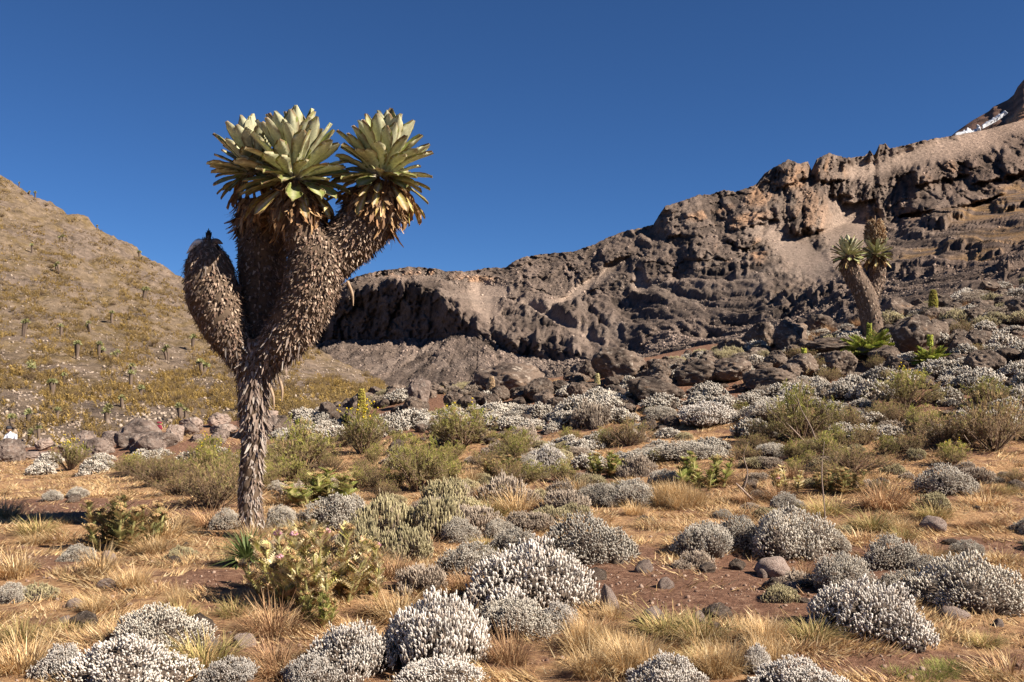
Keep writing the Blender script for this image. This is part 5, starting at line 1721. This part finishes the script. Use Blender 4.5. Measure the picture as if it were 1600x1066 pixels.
stick([(1520, 700, 0), (1500, 670, .1), (1490, 640, .2)], .014, 'bare twig standing in the low brown thicket')
stick([(1160, 770, 0), (1168, 740, 0), (1162, 712, 0), (1170, 690, 0)], .012, 'thin grey dead stem beside the green thistle clump')
stick([(1180, 785, 0), (1165, 770, 0), (1150, 755, 0)], .02, 'bleached stick lying beside the green thistle clump')
stick([(1290, 830, 0), (1288, 790, 0), (1284, 740, 0), (1288, 690, .1)], .008, 'tall thin dead stalk above the long row')

# ------------------------------------------------------------------ hillside plants
tiny = []
r = np.random.default_rng(88)
def hill_tree(seed, stems_):
    r = np.random.default_rng(seed)
    root = new_obj('hillside_groundsel', link=False)
    mt, mr = MB(), MB()
    for s in range(stems_):
        a = r.uniform(0, 6.28)
        h = r.uniform(1.3, 3.0)
        e = np.array([math.cos(a) * .5 * (stems_ > 1) + s * .3, math.sin(a) * .4 * (stems_ > 1), h])
        b0 = np.array([s * .25, 0, -.2])
        add_tube(mt, [b0, (b0 + e) / 2 + np.array([.1, 0, 0]), e], [.24, .3, .36], np.array([0.14, 0.10, 0.075]) * r.uniform(.8, 1.2), 8, 8, .02)
        n = 46
        th = np.radians(10 + 95 * (np.arange(n) / n))
        az = np.arange(n) * 2.4
        d = np.stack([np.sin(th) * np.cos(az), np.sin(th) * np.sin(az), np.cos(th)], 1)
        c = np.array([(0.30, 0.30, 0.15), (0.22, 0.23, 0.09), (0.33, 0.28, 0.12)])[r.integers(3, size=n)]
        mr.stamp(*strip(2, .4, 1, .5), frames(d, r.uniform(0, 6, n)), np.tile(e, (n, 1)), np.tile([.75, .2, .75], (n, 1)), c)
    new_obj('trunk', mt.mesh('trunk', M_DEAD), root, False)
    tag(new_obj('crown', mr.mesh('crown', M_LEAF), root, False), kind='stuff')
    return root
HT = [hill_tree(2000 + k, 1 + (k % 3)) for k in range(5)]
def ht(px, py, hpx, k, label, group=None):
    b = hill_hit(px, py)
    s = hpx * b[1] / F / 3.0
    place(HT[k % 5], b - np.array([0, 0, .2]), rb.uniform(0, 6), s, label, group, 'tree')
for q, (a, b, h) in enumerate([(45, 665, 34), (50, 590, 30), (20, 672, 26), (90, 662, 26), (165, 662, 32), (155, 560, 26), (160, 555, 22), (120, 565, 24), (205, 610, 28), (210, 590, 26), (220, 625, 28),
                               (190, 640, 24), (80, 620, 26), (60, 690, 24), (45, 690, 22), (100, 600, 22), (180, 568, 22), (280, 660, 26), (290, 662, 24), (260, 560, 24), (302, 545, 26), (318, 585, 28),
                               (228, 470, 22), (175, 505, 20), (90, 425, 18), (50, 395, 16), (95, 375, 14), (40, 530, 24), (95, 525, 20), (140, 520, 20)]):
    ht(a, b, h, q, ['single-stemmed', 'two-stemmed', 'three-stemmed'][(q % 5) % 3] + ' groundsel among ochre bushes ' + ('high on the hillside' if b < 480 else 'halfway up the hillside' if b < 600 else 'near the foot of the hillside'), 'groundsels on the hillside')
for q, (a, b, h) in enumerate([(55, 302, 12), (45, 298, 9), (217, 400, 12), (152, 362, 9), (222, 404, 9), (30, 290, 8)]):
    ht(a, b, h, q, 'tiny groundsel standing on the skyline of the hillside', 'groundsels on the skyline')
k = 26000
ppx, vv = r.uniform(-60, 600, k), r.uniform(0.02, 0.985, k)
ph, dd = hill_pt(ppx, vv)
q = np.stack([(ppx - 800) / F * dd, dd, EYE + (HY - ph) / F * dd], 1)
q[:, 2] += 0.006 * dd * fbm(q / 14, 4, 21) * smooth(0, .1, vv)
dens = smooth(-.35, .35, noise(np.stack([ppx / 60, ph / 40, 0 * ph], 1), 66) + 0.6 * noise(np.stack([ppx / 18, ph / 13, 0 * ph], 1), 67)) * np.interp(ph, [280, 380, 480, 560, 630, 660, 700], [.75, .95, 1, .85, .5, .25, .16])
q = q[r.random(k) < dens]
k = len(q)
w = (r.uniform(.45, 1.0, k) ** 1.8) * 3.4
big = np.argsort(-w)[:290]
qa, qb = np.quantile(w[big], [.33, .67])
za, zb = np.quantile(q[big, 2], [.33, .67])
nn_ = [int(((q[big, :2] - q[i, :2]) ** 2).sum(1).__lt__(36).sum()) for i in big]
for i, nn in zip(big, nn_):
    b, wi = q[i], w[i]
    hb_label = ('smaller ' if wi < qa else 'big ' if wi > qb else '') + 'ochre bush ' + ('standing alone ' if nn < 2 else 'in a loose pair ' if nn < 3 else 'in a thicket ') + ('high up on the hillside scree' if b[2] > zb else 'halfway up the hillside scree' if b[2] > za else 'in the lower hillside scree')
    place(OCHB[0], b - np.array([0, 0, .1]), r.uniform(0, 6.28), (wi / 1.6, wi / 1.6, wi / 1.6 * r.uniform(.55, .9)), hb_label, 'ochre bushes on the hillside', cb)
rest = np.ones(k, bool)
rest[big] = False
pos_s, siz_s = q[rest], w[rest] * r.uniform(.3, .6, rest.sum())
k = len(pos_s)
kk = 6
u = unit(r.normal(size=(k, kk, 3)))
u[..., 2] = np.abs(u[..., 2])
pp = pos_s[:, None] + u * siz_s[:, None, None] * np.array([.5, .5, .45])
cc = np.array([(0.36, 0.245, 0.08), (0.30, 0.20, 0.075), (0.26, 0.185, 0.09), (0.39, 0.265, 0.085)])[r.integers(4, size=k)][:, None] * r.uniform(.7, 1.2, (k, kk, 1))
sl = np.repeat(siz_s, kk)
mb = MB()
mb.stamp(FEV, FEF, frames(u.reshape(-1, 3) * .7 + np.array([0, 0, .6]), r.uniform(0, 6, k * kk)), pp.reshape(-1, 3) - np.array([0, 0, .1]), np.stack([sl * .95, sl * .95, sl * .5], 1), cc.reshape(-1, 3))
tag(new_obj('hillside_scrub', mb.mesh('hillside_scrub', M_LEAFY, True)), 'low ochre scrub spread over the hillside scree', 'scrub', kind='stuff')
k = 9000
ppx = r.uniform(-60, 620, k)
vv = r.uniform(0.0, .97, k) ** 1.1
ph, dd = hill_pt(ppx, vv)
x, z = (ppx - 800) / F * dd, EYE + (HY - ph) / F * dd
q = np.stack([x, dd, z], 1)
q[:, 2] += 0.006 * dd * fbm(q / 14, 4, 21) * smooth(0, .1, vv)
sz = r.uniform(.12, .42, k) * r.uniform(.5, 1.3, k)
mb = MB()
mb.stamp(OCT[0], OCT[1], frames(r.normal(size=(k, 3)), r.uniform(0, 6, k)), q, np.stack([sz, sz * r.uniform(.6, 1, k), sz * .6], 1),
         np.array([(0.34, 0.265, 0.205), (0.42, 0.33, 0.26), (0.25, 0.19, 0.15)])[r.integers(3, size=k)])
tag(new_obj('hillside_rubble', mb.mesh('hillside_rubble', M_TWIG, True)), 'pinkish grey stones littering the hillside', 'rubble', kind='stuff')

mb = MB()
for bp, sz, cb_ in BLK:
    k = len(bp)
    mb.stamp(OCT[0], OCT[1], frames(r.normal(size=(k, 3)), r.uniform(0, 6, k)), bp, np.stack([sz, sz * r.uniform(.6, 1, k), sz * r.uniform(.5, .9, k)], 1), cb_)
tag(new_obj('mountain_rubble', mb.mesh('mountain_rubble', M_TWIG, True)), 'loose dark blocks strewn over the valley debris and lower slopes', 'rubble', kind='stuff')

# ------------------------------------------------------------------ hiker in white and the maroon rucksack
def skinned(name, joints, edges, radii, col, parent):
    me = bpy.data.meshes.new(name)
    me.from_pydata(joints, edges, [])
    at = me.color_attributes.new('Col', 'FLOAT_COLOR', 'POINT')
    at.data.foreach_set('color', [c for _ in joints for c in (*col, 1)])
    jm, jn, jb, jo = base_mat('jacket_cloth')
    jt = noise_tex(jn, 6, 4)
    jc = jn.nodes.new('ShaderNodeTexCoord')
    js = jn.nodes.new('ShaderNodeSeparateXYZ')
    jn.links.new(jc.outputs['Object'], js.inputs[0])
    waist = ramp(jn, js.outputs[2], [(0.52, 0.0), (0.54, 1.0)])
    jn.links.new(mix(jn, waist, (0.05, 0.05, 0.06), ramp(jn, jt.outputs[0], [(0.35, [c * 0.75 for c in col]), (0.6, col)])), jb.inputs['Base Color'])
    jb.inputs['Roughness'].default_value = 0.8
    me.materials.append(jm)
    o = new_obj(name, me, parent)
    sk_ = o.modifiers.new('skin', 'SKIN')
    for v, rr_ in zip(me.skin_vertices[0].data, radii):
        v.radius = (rr_, rr_)
    me.skin_vertices[0].data[0].use_root = True
    o.modifiers.new('smooth', 'SUBSURF').levels = 1
    o.modifiers['smooth'].render_levels = 2
    return o
b = hit(17, 712)
b[1] += 0.3
b[0] = (17 - 800) / F * b[1]
b[2] = float(gz(b[0], b[1]))
zc = EYE + (HY - 686) / F * b[1]       # chest height seen in the photograph
b[2] = min(b[2], zc - 0.55)
hk = new_obj('person')
hk.location = (b[0], b[1], zc - 0.58)
hk.scale = (0.8, 0.8, 0.8)
tag(hk, 'hiker in a white jacket and dark hat bending behind a dark low boulder', 'person')
J = [(0, 0, .50), (.02, -.02, .72), (.06, -.05, .92), (.0, -.06, 1.0), (-.03, -.10, 1.08), (-.16, -.05, .92), (-.22, -.15, .72), (-.2, -.3, .6), (.25, -.05, .9), (.3, -.15, .7), (.25, -.3, .58),
     (-.1, 0, .46), (-.12, -.25, .25), (-.12, -.15, -.1), (.1, 0, .46), (.14, -.22, .22), (.12, -.1, -.12)]
E = [(0, 1), (1, 2), (2, 3), (3, 4), (2, 5), (5, 6), (6, 7), (2, 8), (8, 9), (9, 10), (0, 11), (11, 12), (12, 13), (0, 14), (14, 15), (15, 16)]
RAD = [.17, .19, .20, .06, .09, .075, .055, .04, .075, .055, .04, .1, .075, .05, .1, .075, .05]
skinned('body', J, E, RAD, (0.78, 0.80, 0.86), hk)
mb = MB()
iv, fi = ICO2
mb.add(iv * np.array([.11, .125, .135]) + np.array([-.04, -.12, 1.17]), fi, (0.20, 0.12, 0.08))
new_obj('head', mb.mesh('head', M_CLOTH), hk)
mb = MB()
v = iv.copy()
v[:, 2] = np.maximum(v[:, 2], -0.1)
mb.add(v * np.array([.13, .15, .13]) + np.array([-.04, -.11, 1.21]), fi, (0.03, 0.03, 0.035))
new_obj('hat', mb.mesh('hat', M_CLOTH), hk)
b = hit(249, 676)
s = b[1] / F
mb = MB()
v = ICO3[0]
v = np.sign(v) * np.abs(v) ** .75
mb.add(v * np.array([.55, .4, .62]) * 14 * s * .55 * (1 + .06 * noise(v * 2, 5))[:, None] + np.array([0, 0, 7 * s]), ICO3[1], (0.16, 0.02, 0.035))
rk = new_obj('rucksack')
rk.location = b
tag(rk, 'maroon rucksack resting among pinkish boulders under the hillside', 'rucksack')
new_obj('bag', mb.mesh('bag', M_CLOTH), rk)
mb = MB()
mb.add(v * np.array([.5, .36, .2]) * 14 * s * .55 + np.array([0, -.02, 15 * s]), ICO3[1], (0.22, 0.03, 0.05))
new_obj('lid', mb.mesh('lid', M_CLOTH), rk)
